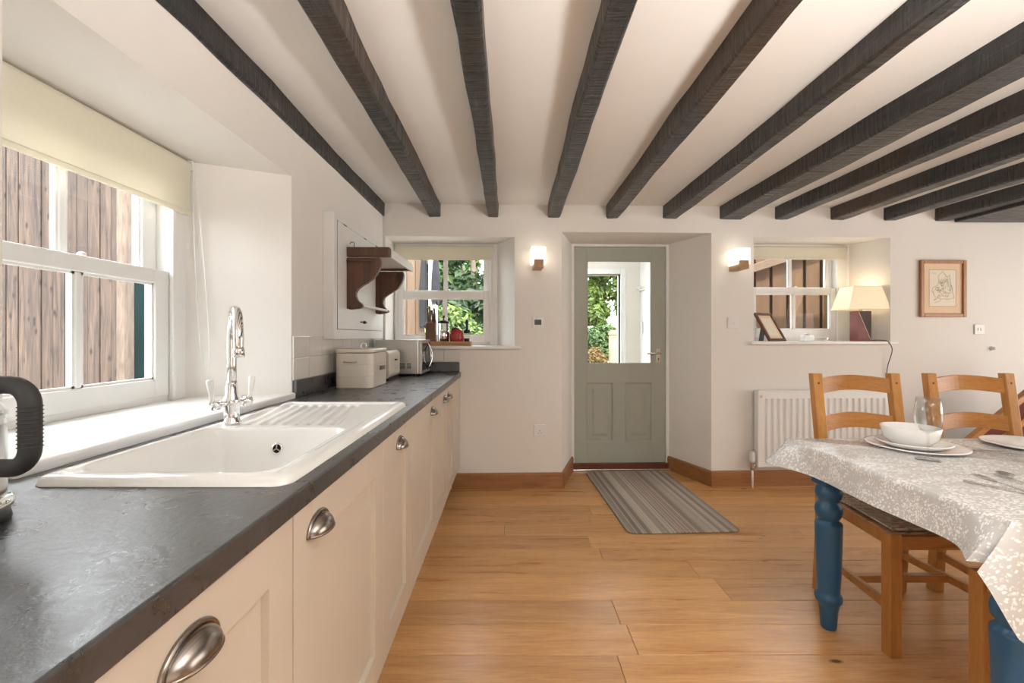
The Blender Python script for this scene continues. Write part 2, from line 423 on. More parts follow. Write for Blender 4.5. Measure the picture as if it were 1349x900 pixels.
m = MB(); m.box(-1.5, XR+.3, YR-.3, 4.3, ZC, ZC+.25); m.build('ceiling', 'ceiling_paint', kind='structure')
m = MB(); m.box(-1.5, XR+.3, YR-.3, 4.3, -.12, -.012)
floor = m.build('floor', 'rubber_black', kind='structure')
# planks, each its own board
edges = [1.515-.18*k for k in range(24, 0, -1)]+[1.515, 1.695, 1.875, 2.045, 2.23, 2.41, 2.555, 2.71, 2.865, 3.03, 3.19, 3.36, 3.53, 3.70, 3.88, 4.03]
kn = {1.515: .40, 1.875: .459, 2.045: 1.0, 2.23: .936, 2.41: .50, 2.71: -.03}
for a, b in zip(edges, edges[1:]):
    if b < YR: continue
    j0 = kn.get(a, random.uniform(-.4, 1.6)); js = [j0+k*random.uniform(1.75, 2.0) for k in range(-3, 5)]
    js = sorted([XL] + [j for j in js if XL+.25 < j < XR-.25] + [XR])
    for x0, x1 in zip(js, js[1:]):
        g = .0009; mb = MB(); c = ((x0+x1)/2, (a+b)/2, 0)
        mb.box(x0+g, x1-g, a+g, b-g, -.012, random.uniform(-.0006, .0004)); mb.v = [(p[0]-c[0], p[1]-c[1], p[2]) for p in mb.v]
        o = mb.build('plank', 'oak_floor', bevel=.0012, seg=1); o.location = c; o.parent = floor

# baseboards (oak)
def bb(name, p0, p1, side, mat):
    p0, p1 = Vector((*p0, 0)), Vector((*p1, 0)); d = (p1-p0).normalized(); n = Vector((-d.y, d.x, 0))*side
    mb = MB(); t, h = .018, .122
    prof = [(0, .0), (t, .0), (t, h-.012), (t-.008, h), (0, h)]
    mb.add([p0+n*a+Vector((0, 0, z)) for a, z in prof]+[p1+n*a+Vector((0, 0, z)) for a, z in prof],
           [(4, 3, 2, 1, 0), (5, 6, 7, 8, 9)]+[(i, (i+1) % 5, 5+(i+1) % 5, 5+i) for i in range(5)])
    return mb.build(name, mat, kind='structure')
def ww(u, d):
    c, s = math.cos(TH), math.sin(TH); return (-.97+u*c-d*s, 3.52+u*s+d*c)
f, i = OPD['f'], OPD['i']
bb('baseboard_back', ww(.525, 0), ww(f[0]+.008, 0), -1, 'oak_trim_x')
bb('baseboard_door_left', ww(f[0], 0), ww(i[0], .455), -1, 'oak_trim_y')
bb('baseboard_door_right', ww(i[1], .455), ww(f[1], 0), -1, 'oak_trim_y')
bb('baseboard_radiator', ww(f[1]-.008, 0), ww(5.2, 0), -1, 'oak_trim_x')

# ------------------------------------------------------------------ ceiling beams
def beam(label, xs_far, xs_near, ynear, zb=2.113, yfar=None, seed=0):
    rd = random.Random(seed+40); mb = MB(); seg = 44
    (f0, f1), (n0, n1) = xs_far, xs_near
    yw = lambda X: 3.52+.033*(X+.97)
    ring = []
    Y1 = (yfar or yw((f0+f1)/2))+.02; Y0 = YR+.02
    wob = [rd.uniform(-.006, .006) for _ in range(6)]
    for k in range(seg+1):
        t = k/seg; Y = Y0+(Y1-Y0)*t; s = (Y-ynear)/(Y1-ynear)
        a = n0+(f0-n0)*s; b = n1+(f1-n1)*s; w1 = wob[0]*math.sin(Y*2.1+seed)+wob[1]*math.sin(Y*5+seed); w2 = wob[2]*math.sin(Y*1.7+seed*2)+wob[3]*math.sin(Y*4.3)
        z = zb+wob[4]*math.sin(Y*2.6+seed)
        j = lambda q=.0025: rd.uniform(-q, q)
        ch = .006+.004*rd.random()
        ring.append([(a+w1+j(), Y, ZC+.002), (a+w1+j(), Y, z+ch), (a+w1+ch+j(), Y, z+j()), ((a+b)/2, Y, z+j()), (b+w2-ch+j(), Y, z+j()), (b+w2+j(), Y, z+ch), (b+w2+j(), Y, ZC+.002)])
    n = 7; vs = [p for r in ring for p in r]
    fs = [(k*n+q, k*n+(q+1) % n, (k+1)*n+(q+1) % n, (k+1)*n+q) for k in range(seg) for q in range(n)]+[tuple(range(n)), tuple(range(seg*n, seg*n+n))[::-1]]
    mb.add(vs, fs); return mb.build('ceiling_beam', 'beam_black', base=((f0+f1)/2, 0, zb), label=label, cat='beam', group='black ceiling beams')
def fx(x, y=285): u = wp(x, y); return -.97+u[0]*math.cos(TH)
BL = [((-1.06, -.962), (-1.06, -.962), 1.25, 'dark ceiling beam half buried along the top of the window wall'),
 ((fx(565), fx(580)), (-.585, -.502), 1.25, 'deeply split and gouged dark beam, second from the window wall'),
 ((fx(643), fx(657)), (-.1625, -.081), 1.25, 'dark beam with saw-marked shiny underside, ending above the garden window blind'),
 ((fx(722), fx(738)), (.275, .356), 1.25, 'dark beam ending just left of the door recess, near the square thermostat'),
 ((fx(799), fx(815)), (.738, .817), 1.3, 'black saw-marked beam whose far end sits above the sage green door'),
 ((fx(874), fx(892)), (1.215, 1.285), 1.3, 'smooth black beam ending above the right-hand side of the door recess'),
 ((fx(949), fx(977)), (1.67, 1.845), 1.5, 'widest black beam, with a long crack and knot, ending over a wall light'),
 ((fx(1022), fx(1039)), (2.13, 2.225), 1.9, 'brown-black beam ending over the blind of the window with the table lamp'),
 ((fx(1094), fx(1112)), (2.585, 2.685), 2.35, 'dark beam ending above the cream shade of the table lamp'),
 ((fx(1164), fx(1181)), (3.02, 3.11), 2.7, 'dark beam between the lamp window and the framed map'),
 ((fx(1232), fx(1250)), (3.445, 3.525), 3.0, 'brown-black beam beside the wide boarded trimmer over the framed map')]
for k, (xf, xn, yn, lb) in enumerate(BL): beam(lb, xf, xn, yn, seed=k*3+1)
mb = MB(); mb.box(3.56, 4.9, 2.2, 3.645, 2.095, ZC-.001)
mb.build('stair_trimmer_board', 'beam_black', bevel=.006, label='wide flat dark timber trimmer beside the last beam above the stairs', cat='beam')

# ------------------------------------------------------------------ sash windows
def sash_window(name, frame, base, a0, a1, z0, z1, d, zm, stile, lo, up, mun, zb, sill):
    """a0..a1,z0..z1 the box frame; lo/up = (glass a0,a1) of lower and upper sash"""
    w = thing(name, None, None, base, frame, kind='structure')
    fr = MB(); t = .03; D = .105
    s0, s1 = lo[0]-stile, lo[1]+stile
    fr.box(a0, s0+.0, d, d+D, z0, z1); fr.box(s1, a1, d, d+D, z0, z1); fr.box(s0, s1, d, d+D, z1-.05, z1); fr.box(s0, s1, d+.01, d+D, z0, z0+.03)
    # staff bead standing proud in front of the lower sash
    fr.box(s1-.004, s1+.016, d-.012, d+.004, z0, z1-.02); fr.box(s0-.016, s0+.004, d-.012, d+.004, z0, z1-.02)
    fr.build('frame', 'white_gloss', w, bevel=.003)
    def sash(nm, g0, g1, zb0, zt0, zg0, zg1, dd, m):
        sb = MB(); th = .04
        sb.box(s0, g0, dd, dd+th, zb0, zt0); sb.box(g1, s1, dd, dd+th, zb0, zt0); sb.box(g0, g1, dd, dd+th, zb0, zg0); sb.box(g0, g1, dd, dd+th, zg1, zt0)
        so = sb.build(nm, 'white_gloss', w, bevel=.004)
        mm = MB(); mm.box(m-.011, m+.011, dd+.004, dd+th-.004, zg0, zg1); mm.build('glazing_bar', 'white_gloss', so, bevel=.004)
        for q0, q1 in ((g0, m), (m, g1)):
            pp = MB(); pp.box(q0, q1, dd+.018, dd+.022, zg0, zg1); pp.build('pane', 'window_glass', so)
        # putty bead
        for q0, q1 in ((g0, m-.011), (m+.011, g1)):
            bd = MB(); e = .008
            bd.box(q0, q0+e, dd+.008, dd+.018, zg0, zg1); bd.box(q1-e, q1, dd+.008, dd+.018, zg0, zg1); bd.box(q0, q1, dd+.008, dd+.018, zg0, zg0+e); bd.box(q0, q1, dd+.008, dd+.018, zg1-e, zg1)
            bd.build('glazing_bead', 'white_gloss', so)
        return so
    lw = sash('lower_sash', lo[0], lo[1], z0+.02, zm[1], zb, zm[0], d+.006, mun)
    sash('upper_sash', up[0], up[1], zm[0]+.006, z1-.05, zm[1]+.002, z1-.11, d+.056, mun)
    mb = MB(); mb.lathe([(.006, 0), (.012, .004), (.012, .010), (.004, .016)], c=(mun+.03, d+.03, zm[1]), seg=12); mb.build('catch', 'white_gloss', lw, smooth=True)
    u0, u1, d0, zt, th = sill
    sb = MB(); sb.box(u0, u1, d0, d+.02, zt-th, zt); sb.build('sill_board', 'white_sill', w, bevel=.008, seg=3)
    return w
sash_window('window_1', 'L', (1.44, .36, .935), 1.0, 1.88, .935, 1.902, .35, (1.386, 1.438), .07, (1.11, 1.712), (1.11, 1.712), 1.411, 1.024, (.877, 2.034, -.022, .935, .03))
g0 = wp(532, 0, .32)[0]; g1 = wp(638, 0, .32)[0]; mu = wp(586.5, 0, .32)[0]
sash_window('window_2', 'W', (.45, .30, 1.11), .016, OPA['i'][1]+.02, 1.11, 1.962, .285, (1.503, 1.567), .05, (g0, g1), (g0, g1), mu, 1.192, (.0, wp(686, 0)[0], -.03, 1.11, .025))
g0 = wp(993, 0, .33)[0]; g1 = wp(1091, 0, .33)[0]; mu = wp(1043, 0, .33)[0]
sash_window('window_3', 'W', (3.4, .30, 1.145), OPB['i'][0]-.02, OPB['i'][1]+.02, 1.145, 1.978, .295, (1.551, 1.604), .05, (g0, g1), (g0, g1), mu, 1.246, (wp(987, 0)[0], wp(1180, 0)[0], -.03, 1.145, .025))

def blind(label, frame, a0, a1, d, zt, zb, cord=None):
    w = thing('roller_blind', label, 'blind', ((a0+a1)/2, d, zt-.02), frame, 'cream roller blinds')
    mb = MB(); mb.lathe([(.017, a0+.005), (.017, a1-.005)], c=(0, d+.008, zt-.02), axis='x', seg=16); mb.build('roller', 'blind_cloth', w, smooth=False)
    mb = MB(); mb.box(a0+.012, a1-.012, d-.010, d-.0085, zb, zt-.02); mb.build('fabric', 'blind_cloth', w)
    mb = MB(); mb.box(a0+.012, a1-.012, d-.014, d-.005, zb-.014, zb+.006); mb.build('bottom_bar', 'blind_cloth', w, bevel=.003)
    for a in (a0, a1-.006):
        mb = MB(); mb.box(a, a+.006, d-.016, d+.03, zt-.042, zt); mb.build('bracket', 'white_plastic', w, bevel=.001)
    if cord:
        mb = MB(); mb.tube(cord, .0016, 6, closed=True); mb.build('pull_cord', 'white_plastic', w, smooth=True)
cord = []
for k in range(40):
    t = 2*PI*k/40; sw = .5-.5*math.cos(t)          # 0 top .. 1 bottom
    cord.append((1.845+.004*sw, .305-.05*sw+.028*math.sin(t)*(.35+.65*sw), 1.87-.87*sw+.03*sw*sw))
blind('cream roller blind pulled part way down over the window above the sink', 'L', 1.03, 1.852, .325, 1.898, 1.685, cord)
a0, a1 = .03, wp(651, 0, .27)[0]
blind('short cream roller blind over the garden window beside the wooden bracket shelf', 'W', a0, a1, .262, 1.945, 1.832,
      [(a1-.01, .25+.012*math.cos(2*PI*k/24), 1.55+.38*math.sin(2*PI*k/24)) for k in range(24)])
a0, a1 = OPB['i'][0]+.01, wp(1116, 0, .27)[0]
blind('short cream roller blind over the window behind the table lamp', 'W', a0, a1, .272, 1.962, 1.855,
      [(a1-.012, .255+.012*math.cos(2*PI*k/24), 1.55+.38*math.sin(2*PI*k/24)) for k in range(24)])

# ------------------------------------------------------------------ splashback tiles and upstands
def tiles(parent, frame, rows_, a0, a1, w, skips=None):
    for r, (zb, zt) in enumerate(rows_):
        a = a0
        while a < a1-.01:
            b = min(a+w-(w-.16 if a == a0 and frame == 'L' else 0), a1)
            mb = MB(); g = .0012; mb.box(a+g, b-g, -.008, 0, zb+g, zt-g); c = ((a+b)/2, -.004, (zb+zt)/2); mb.v = [(p[0]-c[0], p[1]-c[1], p[2]-c[2]) for p in mb.v]
            o = mb.build('tile', 'tile_white', bevel=.002); o.parent = parent; o.location = c
            a = b
tiles(wall_left, 'L', [(.987, 1.087), (1.087, 1.187)], 2.04, 3.49, .147)
tiles(wall_back, 'W', [(.987, 1.083)], .022, .585, .147)
m = MB(); m.box(-.9735, -.955, 2.045, 3.498, .91, .985); m.build('upstand', 'slate_laminate', bevel=.003, label='dark slate-look upstand strip below the wall tiles beside the sill', cat='upstand')
m = MB(); m.box(.02, .585, -.02, -.001, .91, .985); m.build('upstand', 'slate_laminate', frame='W', bevel=.006, label='dark slate-look upstand under the garden window behind the microwave', cat='upstand')

# ------------------------------------------------------------------ worktop, cabinets
WF = -.376
SX0, SX1, SY0, SY1 = -.885, -.405, .83, 1.815     # sink outline
hx0, hx1, hy0, hy1 = SX0+.03, SX1-.03, SY0+.03, SY1-.03
def worktop():
    mb = MB(); z0, z1 = .87, .91; X0, X1, Y0, Y1 = -.972, WF, -.6, 3.5
    o = [(X0, Y0), (X1, Y0), (X1, Y1+.035), (X0, Y1+.016)]; h = [(hx0, hy0), (hx1, hy0), (hx1, hy1), (hx0, hy1)]
    vs = [(*p, z) for z in (z0, z1) for p in o+h]
    fs = []
    for k in range(4):
        q = (k+1) % 4
        fs += [(8+k, 8+q, 12+q, 12+k), (k, 4+k, 4+q, q), (k, q, 8+q, 8+k), (4+k, 12+k, 12+q, 4+q)]
    mb.add(vs, fs)
    mb.build('worktop', 'slate_laminate', bevel=.004, seg=3, label='long dark slate-look kitchen worktop with square front edge', cat='worktop')
worktop()
CF = -.385
def cup_pull(parent, y, z):
    mb = MB(); a, b, c = .045, .03, .027; nu, nv = 20, 8
    mb.grid(lambda s, t: (CF+.001+c*math.sin(PI*s)*math.sin(PI/2*t), y+a*math.cos(PI*s), z-.012+b*math.sin(PI*s)*math.cos(PI/2*t)*1.0), nu, nv)
    h = mb.build('handle', 'pewter', parent, smooth=True, solid=.003)
    mb = MB(); mb.tube([(CF+.002, y+(a+.004)*math.cos(PI*k/20), z-.013+(b+.005)*math.sin(PI*k/20)) for k in range(21)], .0042, 8)
    mb.tube([(CF+.001+c*math.sin(PI*k/20), y+a*math.cos(PI*k/20), z-.012) for k in range(21)], .0028, 6)
    mb.build('handle_rim', 'pewter', parent, smooth=True)
def cabinet(label, y0, y1, hy, part=True):
    w = thing('base_cabinet', label, 'cabinet', ((XL+CF)/2, (y0+y1)/2, 0), None, 'cream shaker base cabinets')
    zb, zt = .18, .868; t = .018; bk = CF-.022
    mb = MB(); mb.box(-.955, bk, y0, y0+t, .15, zt); mb.box(-.955, bk, y1-t, y1, .15, zt); mb.box(-.955, bk, y0+t, y1-t, .15, .168); mb.box(-.955, -.949, y0+t, y1-t, .168, zt)
    mb.build('body', 'cabinet_inner', w)
    mb = MB(); mb.box(-.47, -.452, y0, y1, 0, .15); mb.build('plinth', 'cabinet_cream', w)
    g = .0024; a, b = y0+g, y1-g; s = .078; zr = .085
    mb = MB()
    mb.box(bk, CF, a, a+s, zb, zt-.003); mb.box(bk, CF, b-s, b, zb, zt-.003)
    mb.box(bk, CF, a+s+.0004, b-s-.0004, zb, zb+zr); mb.box(bk, CF, a+s+.0004, b-s-.0004, zt-.003-zr, zt-.003)
    d = mb.build('door', 'cabinet_cream', w, bevel=.0012)
    mb = MB(); mb.box(bk+.002, CF-.014, a+s-.004, b-s+.004, zb+zr-.004, zt-zr); mb.build('panel', 'cabinet_cream', d)
    cup_pull(d, hy, .812)
    return w
cabinet('cream shaker cabinet under the worktop beside the kettle', .205, .812, .548)
cabinet('cream shaker cabinet below the bowl end of the sink', .812, 1.39, .915)
cabinet('narrow cream shaker cabinet below the draining end of the sink', 1.39, 1.78, 1.60)
cabinet('wide cream shaker cabinet just past the end of the sink', 1.78, 2.37, 2.27)
cabinet('narrow cream cabinet below the bread bin, handle next to its neighbour', 2.37, 2.77, 2.70)
cabinet('last narrow cream cabinet door before the garden-window wall', 2.77, 3.17, 2.87)
m = MB(); m.box(CF-.02, CF, 3.172, 3.53, .18, .866); o = m.build('filler_panel', 'cabinet_cream', bevel=.001, label='plain cream filler panel closing the cabinet run against the wall', cat='panel')
m = MB(); m.box(-.95, CF-.0, -.6, .203, .18, .868); m.build('end_cabinet_panel', 'cabinet_cream', bevel=.002, label='plain cream cabinet side at the near end of the worktop', cat='cabinet')

# ------------------------------------------------------------------ sink
def sm(a, b, x):
    t = max(0, min(1, (x-a)/(b-a))); return t*t*(3-2*t)
def sink():
    w = thing('kitchen_sink', 'white ceramic inset sink with ribbed drainer set into the worktop', 'sink', ((SX0+SX1)/2, (SY0+SY1)/2, .91))
    bx0, bx1, by0, by1 = -.842, -.474, .898, 1.303
    def rd(x, y, x0, x1, y0, y1, r):      # signed distance to rounded rect (neg. inside)
        cx, cy = (x0+x1)/2, (y0+y1)/2; qx = abs(x-cx)-(x1-x0)/2+r; qy = abs(y-cy)-(y1-y0)/2+r
        return math.hypot(max(qx, 0), max(qy, 0))+min(max(qx, qy), 0)-r
    def H(x, y):
        do = -rd(x, y, SX0, SX1, SY0, SY1, .035)             # distance inside outline
        do = max(do, 0)
        e = min(do/.022, 1); z = .002+.016*math.sqrt(max(0, 1-(1-e)**2))
        # raised outer rim, inner deck slightly lower
        z -= .006*sm(.030, .050, do)
        if y > 1.33:
            # drainer
            k = sm(1.345, 1.385, y)*sm(0, .03, 1.765-y)
            dx = -(y-1.34)*math.tan(math.radians(9))
            ph = (x-dx+.70)/.036
            if -.845 < x-dx < -.50: z += -.0065*k*(.5+.5*math.cos(2*PI*ph))*sm(-.845, -.83, x-dx)*sm(0, .02, -.50-(x-dx))
        db = -rd(x, y, bx0, bx1, by0, by1, .035)
        if db > -.012:
            e = sm(-.012, .030, db); z -= .165*e
            if db > .03: z -= .008*sm(.03, .15, db)
        return .91+z
    nx, ny = 108, 216
    mb = MB()
    def P(s, t):
        x, y = SX0+(SX1-SX0)*s, SY0+(SY1-SY0)*t
        # pull grid corners onto the rounded outline
        r = .035
        for cx, cy, sx, sy in ((SX0+r, SY0+r, -1, -1), (SX1-r, SY0+r, 1, -1), (SX0+r, SY1-r, -1, 1), (SX1-r, SY1-r, 1, 1)):
            ax, ay = (x-cx)*sx, (y-cy)*sy
            if ax > 0 and ay > 0:
                l = math.hypot(ax, ay); mx = max(ax, ay)
                if l > 1e-6: x, y = cx+sx*ax*mx/l, cy+sy*ay*mx/l
        return (x, y, H(x, y))
    mb.grid(P, nx, ny)
    o = mb.build('basin', 'ceramic_white', w, smooth=True, fix=True)
    for p in o.data.polygons: pass
    # skirt down to the worktop
    mb = MB(); pts = rrect(SX0, SX1, SY0, SY1, .035, 6); n = len(pts)
    mb.add([(*p, .9105) for p in pts]+[(*p, .9122) for p in pts], [(i, (i+1) % n, n+(i+1) % n, n+i) for i in range(n)])
    mb.build('rim_edge', 'ceramic_white', w, smooth=True)
    # overflow on the far wall of the bowl
    yw_, zw, xw = 1.287, .868, -.655
    dv = Vector((0, -1, .22)).normalized()
    def ov(prof, seg=24):
        mb = MB(); q = dv.to_track_quat('Z', 'Y').to_matrix()
        mb.lathe(prof, seg=seg); mb.v = [tuple(q @ Vector(p)+Vector((xw, yw_, zw))) for p in mb.v]; return mb
    ov([(.004, .0), (.0165, .0), (.0165, .004), (.0125, .006), (.0115, .003)]).build('overflow_ring', 'chrome', w, smooth=True)
    ov([(.0005, .0042), (.0115, .0042)]).build('overflow_hole', 'black_plastic', w)
    mb = MB(); q = dv.to_track_quat('Z', 'Y').to_matrix()
    for a in (PI/2, PI*7/6, PI*11/6): mb.bar((0, 0, .006), (.0115*math.cos(a), .0115*math.sin(a), .006), .0035, .002)
    mb.v = [tuple(q @ Vector(p)+Vector((xw, yw_, zw))) for p in mb.v]; mb.build('overflow_cross', 'chrome', w)
    mb = MB(); mb.lathe([(.045, .744), (.045, .747), (.03, .745), (.001, .744)], c=(-.63, 1.10, 0), seg=28); mb.build('waste', 'chrome', w, smooth=True)
sink()

def tap():
    bx, by, bz = -.838, 1.375, .9225
    w = thing('mixer_tap', 'tall chrome swan-neck mixer tap with two white lever handles at the sink', 'tap', (bx, by, bz))
    mb = MB(); mb.lathe([(.026, 0), (.026, .006), (.021, .012), (.021, .05), (.024, .055), (.024, .075), (.018, .085), (.016, .12), (.013, .13)], c=(bx, by, bz), seg=24)
    mb.build('body', 'chrome', w, smooth=True)
    ex, ey = -.718, 1.208; path = [(bx, by, bz+.10), (bx, by, 1.10), (bx, by, 1.17)]
    R = math.hypot(ex-bx, ey-by)/2
    for k in range(1, 19):
        a = PI*k/18; s = .5-.5*math.cos(a); path.append((bx+(ex-bx)*s, by+(ey-by)*s, 1.175+.088*math.sin(a)))
    path += [(ex, ey, 1.16), (ex, ey, 1.137)]
    mb = MB(); mb.tube(path, .0125, 16); mb.build('spout', 'chrome', w, smooth=True)
    mb = MB(); mb.lathe([(.0125, 0), (.0145, .001), (.0145, .022), (.0125, .024)], c=(ex, ey, 1.13), seg=20); mb.build('nozzle', 'chrome', w, smooth=True)
    for s in (-1, 1):
        dx, dy = s*.020, s*.045
        mb = MB(); mb.tube([(bx, by, bz+.062), (bx+dx, by+dy*.9, bz+.062)], .0095, 14); mb.tube([(bx+dx*.8, by+dy*.8, bz+.062), (bx+dx*1.25, by+dy*1.2, bz+.062)], .0145, 16)
        v = mb.build('valve', 'chrome', w, smooth=True)
        mb = MB(); p = Vector((bx+dx*1.2, by+dy*1.15, bz+.062)); q = p+Vector((dx*.25, dy*.12, .074))
        mb.tube([p+(q-p)*t for t in (0.08, .3, .6, .9, 1)], [.006, .0055, .008, .010, .009], 14); mb.build('lever', 'porcelain', v, smooth=True)
tap()

# ------------------------------------------------------------------ kettle
def kettle():
    kx, ky, kz = -.822, .635, .91
    w = thing('kettle', 'chrome kettle with ribbed black handle on the worktop by the sink', 'kettle', (kx, ky, kz))
    mb = MB(); mb.lathe([(.084, 0), (.088, .004), (.086, .014), (.082, .018)], c=(kx, ky, kz), seg=40); mb.build('base_plate', 'black_plastic', w, smooth=True)
    mb = MB(); mb.lathe([(.086, .018), (.091, .022), (.091, .03), (.086, .037)], c=(kx, ky, kz), seg=40); mb.build('base_ring', 'chrome', w, smooth=True)
    mb = MB(); mb.lathe([(.082, .03), (.083, .05), (.083, .145), (.0815, .152), (.0835, .155), (.0835, .163), (.079, .170), (.070, .19), (.067, .215), (.065, .222)], c=(kx, ky, kz), seg=48); mb.build('body', 'steel', w, smooth=True)
    mb = MB(); mb.lathe([(.066, .222), (.066, .228), (.055, .238), (.02, .246), (.012, .252), (.012, .268), (.002, .272)], c=(kx, ky, kz), seg=32); mb.build('lid', 'chrome', w, smooth=True)
    hx = kx+.154; path = [(kx+.058, ky, 1.118)]
    c = lambda cx, cz, a: (cx+.028*math.cos(a), ky, cz+.028*math.sin(a))
    path += [(kx+.075, ky, 1.118)]+[c(hx-.028, 1.09, PI/2-PI/2*k/8) for k in range(9)]+[c(hx-.028, 1.03, -PI/2*k/8) for k in range(9)]+[(kx+.10, ky, 1.002), (kx+.07, ky, 1.0)]
    mb = MB(); mb.tube(path, .0125, 16); h = mb.build('handle', 'handle_rubber', w, smooth=True)
    for k in range(11):
        z = 1.088-k*.0056
        mb = MB(); mb.lathe([(.0118, -.0014), (.0142, 0), (.0118, .0014)], c=(hx, ky, z), seg=18); mb.build('grip_rib', 'handle_rubber', h, smooth=True)
    mb = MB(); mb.lathe([(.014, 0), (.014, .006), (.01, .008)], c=(0, 0, 0), axis='x', seg=20)
    a = -.55; mb.v = [(kx+(.082+p[0])*math.cos(a)-p[1]*math.sin(a), ky+(.082+p[0])*math.sin(a)+p[1]*math.cos(a), 1.0+p[2]) for p in mb.v]
    mb.build('dial', 'black_plastic', w, smooth=True)
kettle()

# ------------------------------------------------------------------ bread bin, toaster, microwave
def bread_bin():
    x0, x1, y0, y1, z = -.924, -.722, 2.40, 2.70, .911
    w = thing('bread_bin', 'cream enamel bread bin with lidded top and black lettering', 'bread bin', ((x0+x1)/2, (y0+y1)/2, z))
    mb = MB(); mb.prism(rrect(x0, x1, y0, y1, .035, 6), 2, z, z+.185); mb.build('body', 'enamel_cream', w, bevel=.003)
    for k in (.062, .124):
        mb = MB(); mb.prism(rrect(x0-.0025, x1+.0025, y0-.0025, y1+.0025, .036, 6), 2, z+k, z+k+.003); mb.build('ridge', 'enamel_cream', w, bevel=.0015)
    mb = MB(); mb.prism(rrect(x0-.004, x1+.004, y0-.004, y1+.004, .038, 6), 2, z+.187, z+.207); l = mb.build('lid', 'enamel_cream', w, bevel=.006, seg=3)
    cx, cy = (x0+x1)/2+.02, (y0+y1)/2-.04
    mb = MB(); mb.tube([(cx+.015*math.cos(2*PI*k/20), cy, z+.222+.015*math.sin(2*PI*k/20)) for k in range(20)], .003, 8, closed=True)
    mb.build('lid_ring', 'chrome', l, smooth=True)
    hy = y0-.002; hz = z+.140
    mb = MB(); mb.tube([(x0+.055, hy, hz), (x0+.058, hy-.016, hz), (x0+.085, hy-.02, hz), (x0+.115, hy-.016, hz), (x0+.118, hy, hz)], .0045, 8); mb.build('handle', 'steel', w, smooth=True)
    cu = bpy.data.curves.new('lettering', 'FONT'); cu.body = 'BREAD'; cu.size = .036; cu.align_x = 'CENTER'; cu.extrude = .0004
    o = bpy.data.objects.new('lettering_source', cu); col.objects.link(o)
    dg = bpy.context.evaluated_depsgraph_get(); me = bpy.data.meshes.new_from_object(o.evaluated_get(dg)); bpy.data.objects.remove(o)
    t = bpy.data.objects.new('lettering', me); col.objects.link(t); me.materials.clear(); me.materials.append(MATS['black_plastic']); t.parent = w
    t.location = (x1-(x0+x1)/2+.0008, .04, .085); t.rotation_euler = (PI/2, 0, PI/2)
    t.scale = (1.0, 1.0, 1)
bread_bin()
def toaster():
    x0, x1, y0, y1, z = -.92, -.735, 2.79, 3.06, .911
    w = thing('toaster', 'small cream toaster standing between the bread bin and the microwave', 'toaster', ((x0+x1)/2, (y0+y1)/2, z))
    mb = MB(); mb.prism(rrect(x0, x1, z+.012, z+.185, .03, 6), 1, y0, y1); mb.build('body', 'enamel_cream', w, bevel=.005, seg=3)
    mb = MB(); mb.box(x0+.006, x1-.006, y0+.006, y1-.006, z, z+.012); mb.build('base', 'black_plastic', w)
    for q in (-.03, .03):
        mb = MB(); mb.box((x0+x1)/2+q-.012, (x0+x1)/2+q+.012, y0+.04, y1-.04, z+.184, z+.1865); mb.build('slot', 'black_plastic', w)
    mb = MB(); mb.lathe([(.006, 0), (.006, .008)], c=(x1, y0+.14, z+.07), axis='x', seg=14); mb.build('knob', 'chrome', w)
    mb = MB(); mb.box(x1, x1+.014, y0+.125, y0+.155, z+.12, z+.13); mb.build('lever', 'black_plastic', w, bevel=.002)
toaster()
def microwave():
    x0, x1, y0, y1, z = -.925, -.628, 3.145, 3.49, .911
    w = thing('microwave', 'silver microwave oven with bowed door handle in the worktop corner', 'microwave', ((x0+x1)/2, (y0+y1)/2, z))
    mb = MB(); mb.box(x0, x1, y0, y1, z+.012, z+.25); mb.build('casing', 'silver_paint', w, bevel=.006, seg=3)
    mb = MB(); mb.box(x0+.01, x1-.045, y0-.0015, y0, z+.03, z+.24); mb.build('side_panel', 'silver_paint', w, bevel=.001)
    for i in range(6):
        for j in range(3):
            if i == 3: continue
            mb = MB(); a = x0+.165+i*.014; mb.box(a, a+.010, y0-.0025, y0-.001, z+.052+j*.013, z+.060+j*.013); mb.build('vent', 'black_plastic', w)
    mb = MB(); mb.box(x1, x1+.022, y0+.002, y1-.002, z+.012, z+.25); f_ = mb.build('front_frame', 'silver_paint', w, bevel=.005)
    mb = MB(); mb.box(x1+.021, x1+.0235, y0+.03, y1-.09, z+.035, z+.225); mb.build('door_glass', 'dark_glass', f_, bevel=.001)
    for s in (-1, 1):
        mb = MB(); mb.tube([(x1+.022+.030*math.sin(PI*k/16), y1-.115+s*.028*math.sin(PI*k/16), z+.03+.20*k/16) for k in range(17)], .005, 8); mb.build('handle', 'chrome', f_, smooth=True)
    mb = MB(); mb.box(x1+.021, x1+.024, y1-.075, y1-.012, z+.03, z+.23); mb.build('control_panel', 'dark_glass', f_)
    for fx_ in (x0+.03, x1-.03):
        for fy in (y0+.03, y1-.03):
            mb = MB(); mb.lathe([(.012, 0), (.012, .013)], c=(fx_, fy, z), seg=12); mb.build('foot', 'black_plastic', w)
microwave()

